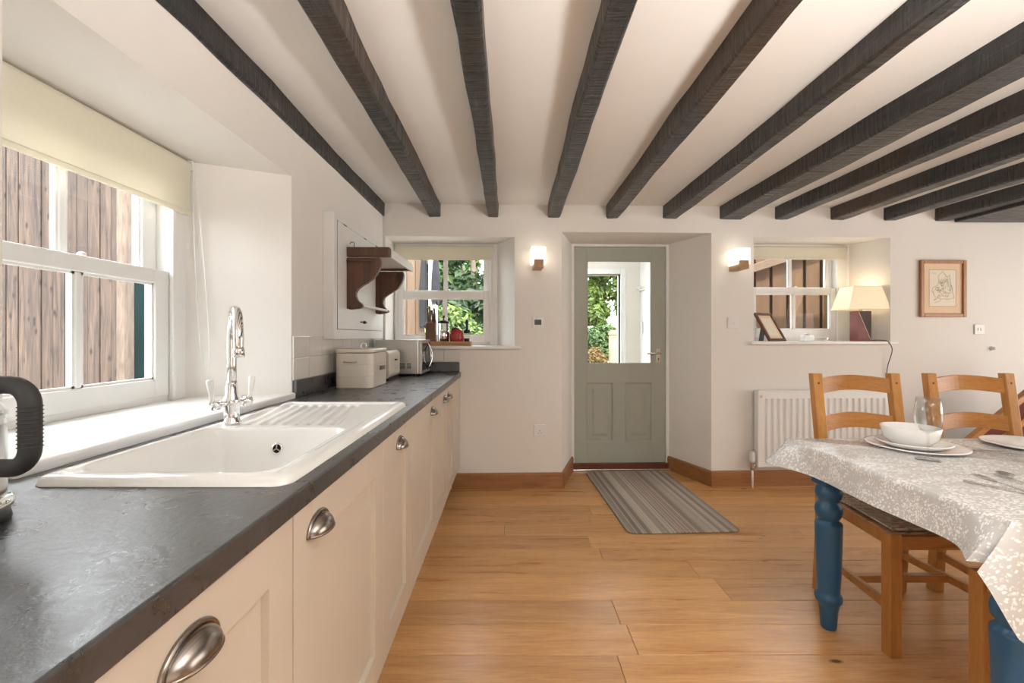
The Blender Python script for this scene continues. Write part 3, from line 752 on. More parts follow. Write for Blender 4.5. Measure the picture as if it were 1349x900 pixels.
# ------------------------------------------------------------------ wall cupboard + bracket shelf
def wall_cupboard():
    X0, X1, y0, y1, z0, z1 = -.9735, -.914, 2.375, 3.30, 1.17, 1.84
    w = thing('wall_cupboard', 'shallow white painted cupboard on the wall above the bread bin', 'cupboard', (X0, (y0+y1)/2, z0))
    mb = MB(); mb.box(X0, X1, y0, y1, z0, z1); mb.build('body', 'cupboard_white', w, bevel=.003)
    # door, proud by a hair with a dark gap all round
    a0, a1, b0, b1 = 2.42, 3.26, 1.225, 1.80
    mb = MB(); g = .0025
    for q in ((a0-g, a0, b0-g, b1+g), (a1, a1+g, b0-g, b1+g), (a0, a1, b0-g, b0), (a0, a1, b1, b1+g)):
        mb.box(X1, X1+.0012, q[0], q[1], q[2], q[3])
    mb.build('door_gap', 'black_iron', w)
    mb = MB(); mb.box(X1, X1+.004, a0, a1, b0, b1); d = mb.build('door', 'cupboard_white', w, bevel=.001)
    for y in (2.50, 2.85, 3.10):
        mb = MB(); mb.box(X1+.001, X1+.005, y, y+.05, b1-.003, b1+.003); mb.build('hinge', 'black_iron', w)
    mb = MB(); mb.box(X1+.003, X1+.008, 2.78, 2.90, 1.268, 1.276); mb.lathe([(.008, X1+.003), (.010, X1+.016), (.005, X1+.02)], c=(0, 2.84, 1.272), axis='x', seg=12); mb.build('latch', 'black_iron', d)
wall_cupboard()
def bracket_shelf():
    X0 = -.9095; y0, y1 = 2.545, 3.13
    w = thing('bracket_shelf', 'dark wooden scrolled bracket shelf fixed to the white cupboard door', 'shelf', (X0, (y0+y1)/2, 1.34))
    def corbel(y):
        prof = [(0, 1.625), (.185, 1.625), (.192, 1.60), (.188, 1.575), (.175, 1.545), (.15, 1.51), (.115, 1.485), (.085, 1.468), (.062, 1.45), (.05, 1.43), (.05, 1.41), (.06, 1.385), (.078, 1.37), (.088, 1.36), (.086, 1.348), (.065, 1.34), (.02, 1.335), (0, 1.34)]
        mb = MB(); mb.prism([(X0+a, z) for a, z in prof], 1, y, y+.036)
        c = mb.build('corbel', 'walnut', w, bevel=.004)
        mb = MB(); mb.box(X0, X0+.21+.03, y-.003, y+.039, 1.632, 1.685); mb.build('top_block', 'walnut', c, bevel=.005)
        mb = MB(); mb.tube([(X0+.004, y-.006, 1.607), (X0+.14, y-.006, 1.607)], .0075, 10); mb.build('peg', 'walnut', c, smooth=True)
    corbel(y0); corbel(y1-.036)
    mb = MB(); mb.box(X0, X0+.232, y0+.045, y1-.0, 1.645, 1.676); mb.box(X0+.232, X0+.246, y0+.042, y1+.01, 1.628, 1.678); mb.build('shelf_board', 'cupboard_white', w, bevel=.002)
    mb = MB(); mb.box(X0+.06, X0+.085, y0+.037, y1-.037, 1.352, 1.366); mb.build('lower_rail', 'cupboard_white', w, bevel=.003)
    mb = MB(); mb.tube([(X0+.035, y0+.02, 1.684), (X0+.035, y0+.02, 1.70)]+[(X0+.025+.012*math.cos(a), y0+.02, 1.705+.012*math.sin(a)) for a in [k*PI/8 for k in range(-1, 9)]], .002, 6); mb.build('hook', 'black_iron', w, smooth=True)
bracket_shelf()

# ------------------------------------------------------------------ door
def door():
    L, R = wp(757, 0, .46)[0], wp(877, 0, .46)[0]; d0, d1 = .462, .502; z0, z1 = .062, 1.978
    w = thing('door_1', None, None, ((L+R)/2, d0, 0), 'W', kind='structure')
    i0, i1 = OPD['i'][0], OPD['i'][1]
    mb = MB(); mb.box(i0-.03, L-.003, d0-.004, d1+.03, 0, 2.03); mb.box(R+.003, i1+.03, d0-.004, d1+.03, 0, 2.03); mb.box(L-.003, R+.003, d0-.004, d1+.03, z1+.003, 2.03); mb.build('frame', 'white_gloss', w, bevel=.003)
    a0, a1 = wp(773, 0, .46)[0], wp(859, 0, .46)[0]; gz0, gz1 = .938, 1.858
    pl = (wp(772, 0, .46)[0], wp(809, 0, .46)[0]); pr = (wp(823, 0, .46)[0], wp(860, 0, .46)[0]); pz0, pz1 = .245, .78
    mb = MB(); mb.box(L, a0, d0, d1, z0, z1); mb.box(a1, R, d0, d1, z0, z1); mb.box(a0, a1, d0, d1, gz1, z1); mb.box(a0, a1, d0, d1, pz1, gz0); mb.box(a0, a1, d0, d1, z0, pz0); mb.box(pl[1], pr[0], d0, d1, pz0, pz1)
    lf = mb.build('leaf', 'sage_paint', w, bevel=.002)
    for p in (pl, pr):
        mb = MB(); q = .012
        r0 = [(p[0], d0+.001, pz0), (p[1], d0+.001, pz0), (p[1], d0+.001, pz1), (p[0], d0+.001, pz1)]
        def inset(k, dd): return [(p[0]+k, dd, pz0+k), (p[1]-k, dd, pz0+k), (p[1]-k, dd, pz1-k), (p[0]+k, dd, pz1-k)]
        rs = [r0, inset(.004, d0-.003), inset(.014, d0+.002), inset(.018, d0+.014), inset(.055, d0+.014), inset(.075, d0+.006)]
        for A, B in zip(rs, rs[1:]): mb.add(A+B, [(k, (k+1) % 4, 4+(k+1) % 4, 4+k) for k in range(4)])
        mb.add(rs[-1], [(0, 1, 2, 3)]); mb.build('panel', 'sage_paint', lf)
    mb = MB(); mb.box(a0-.004, a1+.004, d0+.018, d0+.022, gz0-.004, gz1+.004); mb.build('pane', 'window_glass', lf)
    mb = MB(); q = .01
    mb.box(a0, a0+q, d0-.002, d0+.018, gz0, gz1); mb.box(a1-q, a1, d0-.002, d0+.018, gz0, gz1); mb.box(a0+q, a1-q, d0-.002, d0+.018, gz0, gz0+q); mb.box(a0+q, a1-q, d0-.002, d0+.018, gz1-q, gz1); mb.build('glazing_bead', 'sage_paint', lf)
    hx, hz = wp(867.5, 0, .46)[0], 1.035
    mb = MB(); mb.box(hx-.02, hx+.02, d0-.006, d0, hz-.085, hz+.045); h = mb.build('handle_plate', 'steel', lf, bevel=.003)
    mb = MB(); mb.tube([(hx, d0-.006, hz), (hx, d0-.045, hz), (hx-.02, d0-.05, hz), (hx-.115, d0-.05, hz-.002)], .008, 10); mb.build('lever', 'steel', h, smooth=True)
    mb = MB(); mb.lathe([(.005, d0-.0075), (.005, d0-.006)], c=(hx, 0, hz-.05), axis='y', seg=12); mb.box(hx-.002, hx+.002, d0-.0075, d0-.006, hz-.068, hz-.05); mb.build('keyhole', 'black_plastic', h)
    mb = MB(); mb.box(i0, i1, d0-.03, d1+.03, .018, .06); mb.build('threshold', 'threshold_red', w, bevel=.003)
    mb = MB(); mb.box(i0, i1, d0-.05, d1, 0, .018); mb.build('threshold_bar', 'steel', w, bevel=.003)
door()

# ------------------------------------------------------------------ rug
def rug():
    w, l = .70, 1.24; pts = rrect(-w/2, w/2, -l/2, l/2, .05, 6); mb = MB(); mb.prism(pts, 2, .0015, .009)
    o = mb.build('door_mat', 'striped_weave', bevel=.003, label='striped grey-brown woven mat on the oak floor in front of the door', cat='rug')
    o.location = (1.035, 3.355, 0); o.rotation_euler = (0, 0, math.radians(2.4))
rug()

# ------------------------------------------------------------------ wall fittings
def sconce(label, u):
    w = thing('wall_light', label, 'wall light', (u, -.08, 1.70), 'W', 'square glass wall lights')
    mb = MB(); mb.box(u-.035, u+.035, -.165, -.001, 1.698, 1.762); mb.build('oak_block', 'sconce_oak', w, bevel=.002)
    mb = MB(); z0, z1 = 1.735, 1.858; a = .054; y0, y1 = -.148, -.022
    mb.box(u-a, u-.036, y0, y1, z0, 1.7635); mb.box(u+.036, u+a, y0, y1, z0, 1.7635); mb.box(u-a, u+a, y0, y1, 1.7635, z1)
    mb.build('glass_shade', 'opal_glass', w, bevel=.004)
    mb = MB(); mb.box(u-.03, u+.03, -.022, -.001, 1.7625, 1.80); mb.build('back_plate', 'steel', w)
sconce('square opal glass wall light on oak block left of the door', wp(708, 0)[0]-.004)
sconce('square opal glass wall light on oak block between door and lamp window', wp(966, 0)[0])
def plate(name, label, cat, x, y, w_, h_, extra=None):
    u, d, z = wp(x, y)
    t = thing(name, label, cat, (u, 0, z), 'W')
    mb = MB(); mb.box(u-w_/2, u+w_/2, -.010, -.0005, z-h_/2, z+h_/2); mb.build('plate', 'white_plastic', t, bevel=.003)
    if extra == 'lcd':
        mb = MB(); mb.box(u-.027, u+.027, -.0125, -.010, z-.018, z+.022); mb.build('display', 'lcd', t, bevel=.001)
        mb = MB(); mb.box(u-.012, u+.012, -.012, -.010, z-.036, z-.030); mb.build('button', 'white_plastic', t)
    elif extra == 'switch':
        for k in (-.011, .011):
            mb = MB(); mb.box(u+k-.005, u+k+.005, -.014, -.010, z-.012, z+.012); mb.build('rocker', 'white_plastic', t, bevel=.002)
    elif extra == 'socket':
        for k in (-.011, .011):
            mb = MB(); mb.box(u+k-.0032, u+k+.0032, -.0108, -.0098, z-.022, z-.018); mb.build('slot', 'black_plastic', t)
        mb = MB(); mb.box(u-.002, u+.002, -.0108, -.0098, z-.006, z+.003); mb.build('slot', 'black_plastic', t)
        mb = MB(); mb.box(u+.012, u+.024, -.014, -.010, z+.015, z+.034); mb.build('rocker', 'white_plastic', t, bevel=.002)
plate('thermostat', 'small square white thermostat with dark display, left of the door', 'thermostat', 708.5, 425, .09, .084, 'lcd')
plate('wall_socket', 'white wall socket low on the wall beside the door', 'socket', 711, 567, .092, .092, 'socket')
plate('light_switch', 'white light switch between the door and lamp window', 'switch', 965, 425.5, .088, .088, 'switch')
plate('light_switch', 'white light switch on the wall beyond the framed map', 'switch', 1289, 434, .08, .08, 'switch')
u, d, z = wp(1306, 459)
m = MB(); m.lathe([(.018, -.0005), (.018, -.006), (.010, -.012), (.012, -.026), (.006, -.032)], c=(u, 0, z), axis='y', seg=16)
m.build('dimmer_switch', 'white_plastic', frame='W', smooth=True, label='small round white fitting on the wall below the switch', cat='switch')

def picture():
    x0, _, z1 = wp(1210, 343); x1, _, z0 = wp(1270, 418)
    w = thing('framed_map', 'oak-framed old county map hanging on the wall near the stairs', 'picture', ((x0+x1)/2, 0, z0), 'W')
    f_ = .028
    mb = MB()
    mb.box(x0, x0+f_, -.024, -.001, z0, z1); mb.box(x1-f_, x1, -.024, -.001, z0, z1); mb.box(x0+f_, x1-f_, -.024, -.001, z1-f_, z1); mb.box(x0+f_, x1-f_, -.024, -.001, z0, z0+f_)
    mb.build('frame', 'frame_oak', w, bevel=.004)
    mb = MB(); mb.box(x0+f_, x1-f_, -.010, -.001, z0+f_, z1-f_); mb.build('mount', 'mount_board', w)
    px0, px1, pz0, pz1 = wp(1222.5, 0)[0], wp(1257.5, 0)[0], wp(1240, 404)[2], wp(1240, 356)[2]
    mb = MB(); mb.box(px0, px1, -.0106, -.010, pz0, pz1); p = mb.build('map_sheet', 'paper', w)
    mb = MB(); e = .0016
    def line(pts, r=.0007):
        q = [(px0+(px1-px0)*a, -.0109, pz0+(pz1-pz0)*b) for a, b in pts]
        for A, B in zip(q, q[1:]): mb.bar(A, B, r*2, .0005, up=(0, 1, 0))
    line([(0, 0), (1, 0), (1, 1), (0, 1), (0, 0)], .0011)
    rd = random.Random(3)
    coast = [(.50, .96), (.56, .90), (.63, .84), (.66, .80), (.76, .86), (.78, .75), (.80, .62), (.86, .52), (.88, .38), (.94, .23), (.80, .22), (.68, .19), (.55, .22), (.45, .20), (.30, .25), (.20, .28), (.17, .36), (.09, .42), (.13, .50), (.22, .55), (.30, .57), (.36, .66), (.35, .75), (.33, .84), (.42, .90), (.50, .96)]
    line(coast, .0010)
    for k in range(60):
        a, b = rd.uniform(.2, .8), rd.uniform(.27, .75)
        if b > .55: a = rd.uniform(.38, .72)
        pts = [(a, b)]
        for j in range(4): a += rd.uniform(-.08, .08); b += rd.uniform(-.06, .06); pts.append((max(.15, min(.85, a)), max(.24, min(.85, b))))
        line(pts, .0005)
    for k in range(7):
        a, b = .12+rd.random()*.25, .06+rd.random()*.15; line([(a, b), (a+.08, b+.02), (a+.05, b+.05)], .0006)
    line([(.07, .91), (.28, .91)], .0009)
    mb.build('map_drawing', 'ink', p)
picture()

def radiator():
    u0 = wp(1000, 0, -.09)[0]; u1 = u0+1.10; z0, z1 = .165, .752
    w = thing('radiator', 'white ribbed panel radiator on the wall below the lamp window', 'radiator', ((u0+u1)/2, -.06, z0), 'W')
    mb = MB(); mb.box(u0, u1, -.075, -.03, z0, z1); mb.build('panel', 'radiator_white', w, bevel=.004)
    n = 20; p = (u1-u0-.11)/n
    for k in range(n):
        a = u0+.055+k*p
        mb = MB(); prof = [(a+.004, -.074), (a+.012, -.086), (a+p-.022, -.086), (a+p-.012, -.074)]
        mb.prism(prof, 2, z0+.035, z1-.05); mb.build('rib', 'radiator_white', w, bevel=.003)
    mb = MB(); mb.box(u0-.002, u1+.002, -.078, -.02, z1, z1+.01); mb.build('top_grille', 'radiator_white', w, bevel=.003)
    mb = MB(); mb.box(u0-.003, u0+.045, -.082, -.025, z0, z1+.004); mb.build('side_cover', 'radiator_white', w, bevel=.004)
    mb = MB(); mb.box(u1-.045, u1+.003, -.082, -.025, z0, z1+.004); mb.build('side_cover', 'radiator_white', w, bevel=.004)
    mb = MB(); mb.lathe([(.010, -.0865), (.010, -.082)], c=(u0+.022, 0, z1-.035), axis='y', seg=14); mb.build('bleed_plug', 'steel', w)
    vx = u0-.03
    mb = MB(); mb.lathe([(.017, .20), (.023, .215), (.023, .27), (.018, .285)], c=(vx, -.05, 0), seg=18); mb.build('valve_head', 'white_plastic', w, smooth=True)
    mb = MB(); mb.lathe([(.013, .14), (.015, .16), (.015, .195), (.018, .20)], c=(vx, -.05, 0), seg=14); mb.tube([(vx, -.05, .175), (u0+.01, -.05, .175)], .011, 12); mb.build('valve_body', 'steel', w, smooth=True)
    mb = MB(); mb.tube([(vx, -.05, 0.0), (vx, -.05, .15)], .0075, 10); mb.build('pipe', 'radiator_white', w, smooth=True)
radiator()

# ------------------------------------------------------------------ lamp-window sill things
def table_lamp():
    u, _, _ = wp(1131, 0, .10); d = .105; z = 1.146
    w = thing('table_lamp', 'lit table lamp with cream pleated shade on maroon block base', 'lamp', (u, d, z), 'W')
    b0, b1 = u-.035, u+.075; dd0, dd1 = d-.045, d+.045; zt = z+.245
    mb = MB(); mb.prism([(b0, z), (b1, z), (b0, zt)], 1, dd0, dd1); mb.build('base_wedge', 'maroon_wood', w, bevel=.001)
    mb = MB(); mb.prism([(b1, z), (b1, zt), (b0, zt)], 1, dd0, dd1); mb.build('base_top_wedge', 'umber_wood', w, bevel=.001)
    mb = MB(); mb.bar((b0+.002, dd0-.0006, zt-.002), (b1-.002, dd0-.0006, z+.002), .004, .0012, up=(0, 1, 0)); mb.build('inlay', 'stripe_inlay', w)
    mb = MB(); mb.lathe([(.012, zt), (.012, zt+.05), (.016, zt+.05), (.016, zt+.09)], c=((b0+b1)/2, d, 0), seg=14); mb.build('lamp_holder', 'brass', w)
    cx = (b0+b1)/2; s0, s1 = zt+.012, zt+.20; hw0, hw1, hd0, hd1 = .172, .115, .10, .075
    mb = MB(); n = 30
    def ring(hw, hd, zz):
        pts = []
        for (xa, ya), (xb, yb) in (((-1, -1), (1, -1)), ((1, -1), (1, 1)), ((1, 1), (-1, 1)), ((-1, 1), (-1, -1))):
            for k in range(n):
                t = k/n; a, b = xa+(xb-xa)*t, ya+(yb-ya)*t; o = 1+.006*(k % 2)
                pts.append((cx+a*hw*o, d+b*hd*o, zz))
        return pts
    A, B = ring(hw0, hd0, s0), ring(hw1, hd1, s1); q = len(A)
    mb.add(A+B, [(k, (k+1) % q, q+(k+1) % q, q+k) for k in range(q)]); sh = mb.build('lamp_shade', 'lit_shade', w, solid=.002)
    for zz, hw, hd in ((s0, hw0, hd0), (s1, hw1, hd1)):
        mb = MB(); mb.tube([(cx-hw, d-hd, zz), (cx+hw, d-hd, zz), (cx+hw, d+hd, zz), (cx-hw, d+hd, zz)], .003, 6, closed=True); mb.build('shade_trim', 'paper', sh)
    mb = MB(); mb.lathe([(.004, zt+.09), (.028, zt+.115), (.03, zt+.14), (.018, zt+.165), (.002, zt+.172)], c=(cx, d, 0), seg=16); mb.build('bulb', 'opal_glass', w, smooth=True)
    c = [(b1-.01, d-.03, z+.004), (b1+.03, d-.07, z+.008), (b1+.055, d-.12, z+.004), (b1+.07, -.036, z-.02), (b1+.085, -.038, z-.08), (b1+.065, -.02, z-.2), (b1+.062, -.012, z-.32), (b1+.06, -.01, z-.6), (b1+.06, -.012, z-.8)]
    pts = []
    for k in range(len(c)-1):
        p0, p1, p2, p3 = [Vector(c[max(0, min(len(c)-1, k+j))]) for j in (-1, 0, 1, 2)]
        for s in range(6):
            t = s/6; pts.append(.5*((2*p1)+(p2-p0)*t+(2*p0-5*p1+4*p2-p3)*t*t+(3*p1-p0-3*p2+p3)*t**3))
    mb = MB(); mb.tube(pts, .003, 8); mb.build('cord', 'cable', w, smooth=True)
    l = lamp('table_lamp_light', 'POINT', (0, 0, 0), (0, 0, 0), .6, (1, .78, .48), shadow_soft_size=.03); l.parent = w; l.location = (cx-u, 0, zt-z+.19)
table_lamp()
def photo_frame():
    u, _, _ = wp(1015, 0, .1); z = 1.146
    w = thing('photo_frame', 'dark wooden picture frame leaning back on the lamp window sill', 'picture frame', (u, .1, z), 'W')
    R = Matrix.Rotation(math.radians(22), 4, 'Z') @ Matrix.Rotation(math.radians(-31), 4, 'X')
    def xf(mb): mb.v = [tuple(R @ Vector(p)+Vector((u+.045, .075, z+.0))) for p in mb.v]; return mb
    W, H, f_ = .10, .27, .022
    mb = MB(); mb.box(-W, -W+f_, -.010, .010, 0, H); mb.box(W-f_, W, -.010, .010, 0, H); mb.box(-W+f_, W-f_, -.010, .010, 0, f_); mb.box(-W+f_, W-f_, -.010, .010, H-f_, H); xf(mb).build('frame', 'walnut', w, bevel=.003)
    mb = MB(); mb.box(-W+f_, W-f_, -.002, .006, f_, H-f_); xf(mb).build('print', 'mount_board', w)
    mb = MB(); mb.box(-W+.045, W-.045, -.003, -.002, .05, H-.05); xf(mb).build('print_sheet', 'paper', w)
    mb = MB(); R2 = Matrix.Rotation(math.radians(22), 4, 'Z')
    q = [(-.03, .03, .17), (.03, .03, .17), (.03, .15, 0), (-.03, .15, 0)]
    q = [R2 @ Vector((a, b+(.10 if c_ > .1 else 0)*.9, c_)) + Vector((u+.045, .075, z)) for a, b, c_ in q]
    mb.add(q+[p+Vector((.004, .004, 0)) for p in q], [(0, 1, 2, 3), (7, 6, 5, 4), (0, 4, 5, 1), (1, 5, 6, 2), (2, 6, 7, 3), (3, 7, 4, 0)]); mb.build('easel_back', 'black_plastic', w)
photo_frame()
for x, lb in ((1063, 'small square white tealight holder on the lamp window sill'),):
    u, _, _ = wp(x, 0, .12); w = thing('tealight_holder', lb, 'candle holder', (u, .12, 1.146), 'W')
    mb = MB(); mb.box(u-.042, u+.042, .09, .15, 1.146, 1.192); mb.build('block', 'porcelain', w, bevel=.004)
    mb = MB(); mb.lathe([(.02, 1.1915), (.02, 1.206), (.016, 1.207), (.015, 1.198)], c=(u, .12, 0), seg=18); mb.build('candle_cup', 'steel', w, smooth=True)
u, _, _ = wp(1087, 0, .2); w = thing('trinket_dish', 'tiny glass dish behind the tealight holder on the sill', 'dish', (u, .2, 1.146), 'W')
mb = MB(); mb.lathe([(.015, 1.146), (.03, 1.155), (.033, 1.175), (.030, 1.175), (.026, 1.158), (.002, 1.153)], c=(u, .2, 0), seg=20); mb.build('bowl', 'drinking_glass', w, smooth=True)

# ------------------------------------------------------------------ garden-window sill things
def sill_items():
    z = 1.111; d = .09
    a0, a1 = wp(559, 0, d)[0], wp(621, 0, d)[0]
    w = thing('wooden_tray', 'pale wooden tray on the garden window sill', 'tray', ((a0+a1)/2, d, z), 'W')
    mb = MB(); mb.box(a0, a1, d-.07, d+.08, z, z+.012); mb.build('base', 'board_wood', w, bevel=.003)
    mb = MB(); mb.box(a0, a1, d-.07, d-.058, z+.012, z+.034); mb.box(a0, a1, d+.068, d+.08, z+.012, z+.034); mb.box(a0, a0+.012, d-.058, d+.068, z+.012, z+.034); mb.box(a1-.012, a1, d-.058, d+.068, z+.012, z+.034); mb.build('rim', 'board_wood', w, bevel=.003)
    zt = z+.0125
    u = wp(568, 0, d)[0]
    w = thing('knife_block', 'brown wooden knife block holding four knives on the tray', 'knife block', (u, d, zt), 'W')
    mb = MB(); mb.hexa([(u-.038, d-.05, zt), (u-.038, d-.035, zt+.165), (u-.038, d+.05, zt), (u-.038, d+.05, zt+.20), (u+.038, d-.05, zt), (u+.038, d-.035, zt+.165), (u+.038, d+.05, zt), (u+.038, d+.05, zt+.20)])
    mb.build('block', 'block_wood', w, bevel=.004)
    for k, (a, h) in enumerate(((-.026, .10), (-.009, .115), (.010, .085), (.027, .10))):
        mb = MB(); mb.tube([(u+a, d+.01, zt+.17), (u+a, d+.005, zt+.185+h*.5), (u+a-.004, d-.008, zt+.185+h)], [.008, .009, .0075], 8); mb.build('knife_handle', 'knife_handle', w, smooth=True)
    u = wp(584.5, 0, d)[0]
    w = thing('coffee_press', 'glass and steel coffee press between the knife block and red canister', 'coffee press', (u, d, zt), 'W')
    mb = MB(); mb.lathe([(.044, 0), (.044, .10), (.041, .104)], c=(u, d, zt), seg=24); mb.build('steel_sleeve', 'chrome', w, smooth=True)
    mb = MB(); mb.lathe([(.042, .10), (.042, .165)], c=(u, d, zt), seg=24, cap=False); mb.build('glass', 'drinking_glass', w, smooth=True)
    mb = MB(); mb.lathe([(.046, .165), (.046, .178), (.03, .188), (.006, .19), (.005, .205), (.011, .212), (.009, .226), (.002, .228)], c=(u, d, zt), seg=24); mb.build('lid', 'black_plastic', w, smooth=True)
    for k in range(4):
        mb = MB(); a = PI/4+k*PI/2; mb.box(u+.043*math.cos(a)-.004, u+.043*math.cos(a)+.004, d+.043*math.sin(a)-.004, d+.043*math.sin(a)+.004, zt, zt+.165); mb.build('frame_strip', 'black_plastic' if k == 3 else 'chrome', w)
    u = wp(601.5, 0, d)[0]
    w = thing('storage_jar', 'ribbed red canister with a black knob on the tray', 'canister', (u, d, zt), 'W')
    mb = MB(); mb.lathe([(.040, 0), (.050, .01), (.054, .05), (.052, .085), (.044, .11), (.036, .118)], c=(u, d, zt), seg=26); mb.build('pot', 'red_enamel', w, smooth=True)
    for k in range(10):
        a = 2*PI*k/10; mb = MB(); mb.tube([(u+r*math.cos(a), d+r*math.sin(a), zt+h) for r, h in ((.050, .012), (.054, .05), (.052, .085), (.045, .108))], .003, 6); mb.build('rib', 'red_enamel', w, smooth=True)
    mb = MB(); mb.lathe([(.037, .118), (.03, .128), (.006, .13), (.006, .14), (.012, .15), (.008, .162), (.002, .164)], c=(u-.01, d, zt), seg=20); mb.build('lid', 'black_plastic', w, smooth=True)
    u = wp(615, 0, d)[0]
    w = thing('pepper_grinder', 'small glass spice grinder with black cap at the tray end', 'grinder', (u, d, zt), 'W')
    mb = MB(); mb.lathe([(.024, 0), (.025, .05), (.022, .085)], c=(u, d, zt), seg=18); mb.build('jar', 'drinking_glass', w, smooth=True)
    mb = MB(); mb.lathe([(.021, .001), (.022, .045)], c=(u, d, zt), seg=18); mb.build('contents', 'black_iron', w)
    mb = MB(); mb.lathe([(.024, .085), (.025, .11), (.012, .118), (.009, .155), (.013, .168), (.013, .19), (.002, .194)], c=(u, d, zt), seg=18); mb.build('cap', 'black_plastic', w, smooth=True)
sill_items()

# ------------------------------------------------------------------ dining table, cloth, chairs, place settings
TX0, TX1, TY0, TY1, TZ = 1.192, 3.35, 1.07, 1.955, .745
def table():
    w = thing('dining_table', 'farmhouse dining table with blue painted turned legs under a floral cloth', 'table', ((TX0+TX1)/2, (TY0+TY1)/2, 0))
    mb = MB(); mb.box(TX0+.006, TX1-.006, TY0+.006, TY1-.006, .715, TZ-.003); mb.build('tabletop', 'honey_wood_x', w, bevel=.004)
    lx, ly = (TX0+.108, TX1-.108), (TY0+.10, TY1-.10)
    mb = MB()
    for y in ly: mb.box(lx[0]+.045, lx[1]-.045, y-.012, y+.012, .66, .714)
    for x in lx: mb.box(x-.012, x+.012, ly[0]+.045, ly[1]-.045, .66, .714)
    mb.build('apron', 'blue_paint', w, bevel=.002)
    prof = [(.0, .0), (.027, .0), (.029, .01), (.033, .075), (.040, .105), (.046, .112), (.049, .125), (.046, .138), (.040, .145), (.040, .16), (.0435, .22), (.047, .36), (.0485, .42), (.047, .43), (.034, .438), (.037, .446), (.046, .46), (.049, .48), (.046, .50), (.036, .515), (.036, .522), (.043, .53), (.048, .545), (.049, .556), (.045, .572), (.040, .578), (.040, .585)]
    for x in lx:
        for y in ly:
            mb = MB(); mb.lathe(prof, c=(x, y, 0), seg=32); l = mb.build('leg', 'blue_paint', w, smooth=True)
            mb = MB(); mb.box(x-.044, x+.044, y-.044, y+.044, .583, .714); mb.build('leg_block', 'blue_paint', l, bevel=.004)
table()
def tablecloth():
    mb = MB(); r = .012; zt = TZ+.002
    # perimeter samples with outward normals; corner arcs
    per = []
    def arc(cx, cy, a0, n=10):
        for k in range(n+1):
            a = a0+PI/2*k/n; per.append((cx+r*math.cos(a), cy+r*math.sin(a), math.cos(a), math.sin(a), 'c'))
    def seg(p, q, nx_, ny_, n, nm):
        for k in range(1, n): t = k/n; per.append((p[0]+(q[0]-p[0])*t, p[1]+(q[1]-p[1])*t, nx_, ny_, nm))
    x0, x1, y0, y1 = TX0+r, TX1-r, TY0+r, TY1-r
    arc(x1, y1, 0); seg((x1, TY1), (x0, TY1), 0, 1, 60, 'far'); arc(x0, y1, PI/2); seg((TX0, y1), (TX0, y0), -1, 0, 40, 'left'); arc(x0, y0, PI); seg((x0, TY0), (x1, TY0), 0, -1, 60, 'near'); arc(x1, y0, 1.5*PI); seg((TX1, y0), (TX1, y1), 1, 0, 40, 'right')
    n = len(per)
    dl, df, dn = .105, .10, .262
    def hang(k):
        x, y, nx_, ny_, nm = per[k]
        # distance past each corner, for flare of the folds
        fl = .018+.006*math.sin(x*17+y*13)
        dist_nl = math.hypot(x-TX0, y-TY0); dist_fl = math.hypot(x-TX0, y-TY1)
        if abs(ny_) < .01: drop = dl
        elif abs(nx_) < .01: drop = df if ny_ > 0 else dn
        else:
            a = abs(math.atan2(abs(ny_), abs(nx_)))/(PI/2); other = df if ny_ > 0 else dn
            drop = dl+(other-dl)*a
            if ny_ < 0 and nx_ < 0: drop = dl-.005+(dn-dl)*sm(0, .6, a)
        c1 = math.exp(-(dist_nl/.085)**2); c2 = math.exp(-(dist_fl/.10)**2)
        if nx_ < .5:
            fl += .055*c2
            if nm == 'left': fl += .075*c1
            elif nm == 'c' and ny_ < 0: fl += .075*(1-sm(0, 1, math.atan2(abs(ny_), abs(nx_))/(PI/2)))+.004
        if nm == 'near': fl += .012*math.sin(x*23)*(1-c1)
        return drop, fl
    rowsN = 10; V = []
    for j in range(rowsN+1):
        t = j/rowsN
        for k in range(n):
            x, y, nx_, ny_, nm = per[k]; drop, fl = hang(k)
            o = fl*t**1.2+(.004*math.sin(PI/2*min(1, t*8)))
            V.append((x+nx_*o, y+ny_*o, zt-drop*t if j else zt))
    F = [(j*n+k, j*n+(k+1) % n, (j+1)*n+(k+1) % n, (j+1)*n+k) for j in range(rowsN) for k in range(n)]+[tuple(range(n))]
    mb.add(V, F)
    o = mb.build('tablecloth', 'floral_cloth', solid=0, smooth=True, label='light grey floral tablecloth draped over the dining table', cat='tablecloth')
    o.data.set_sharp_from_angle(angle=math.radians(60))
tablecloth()

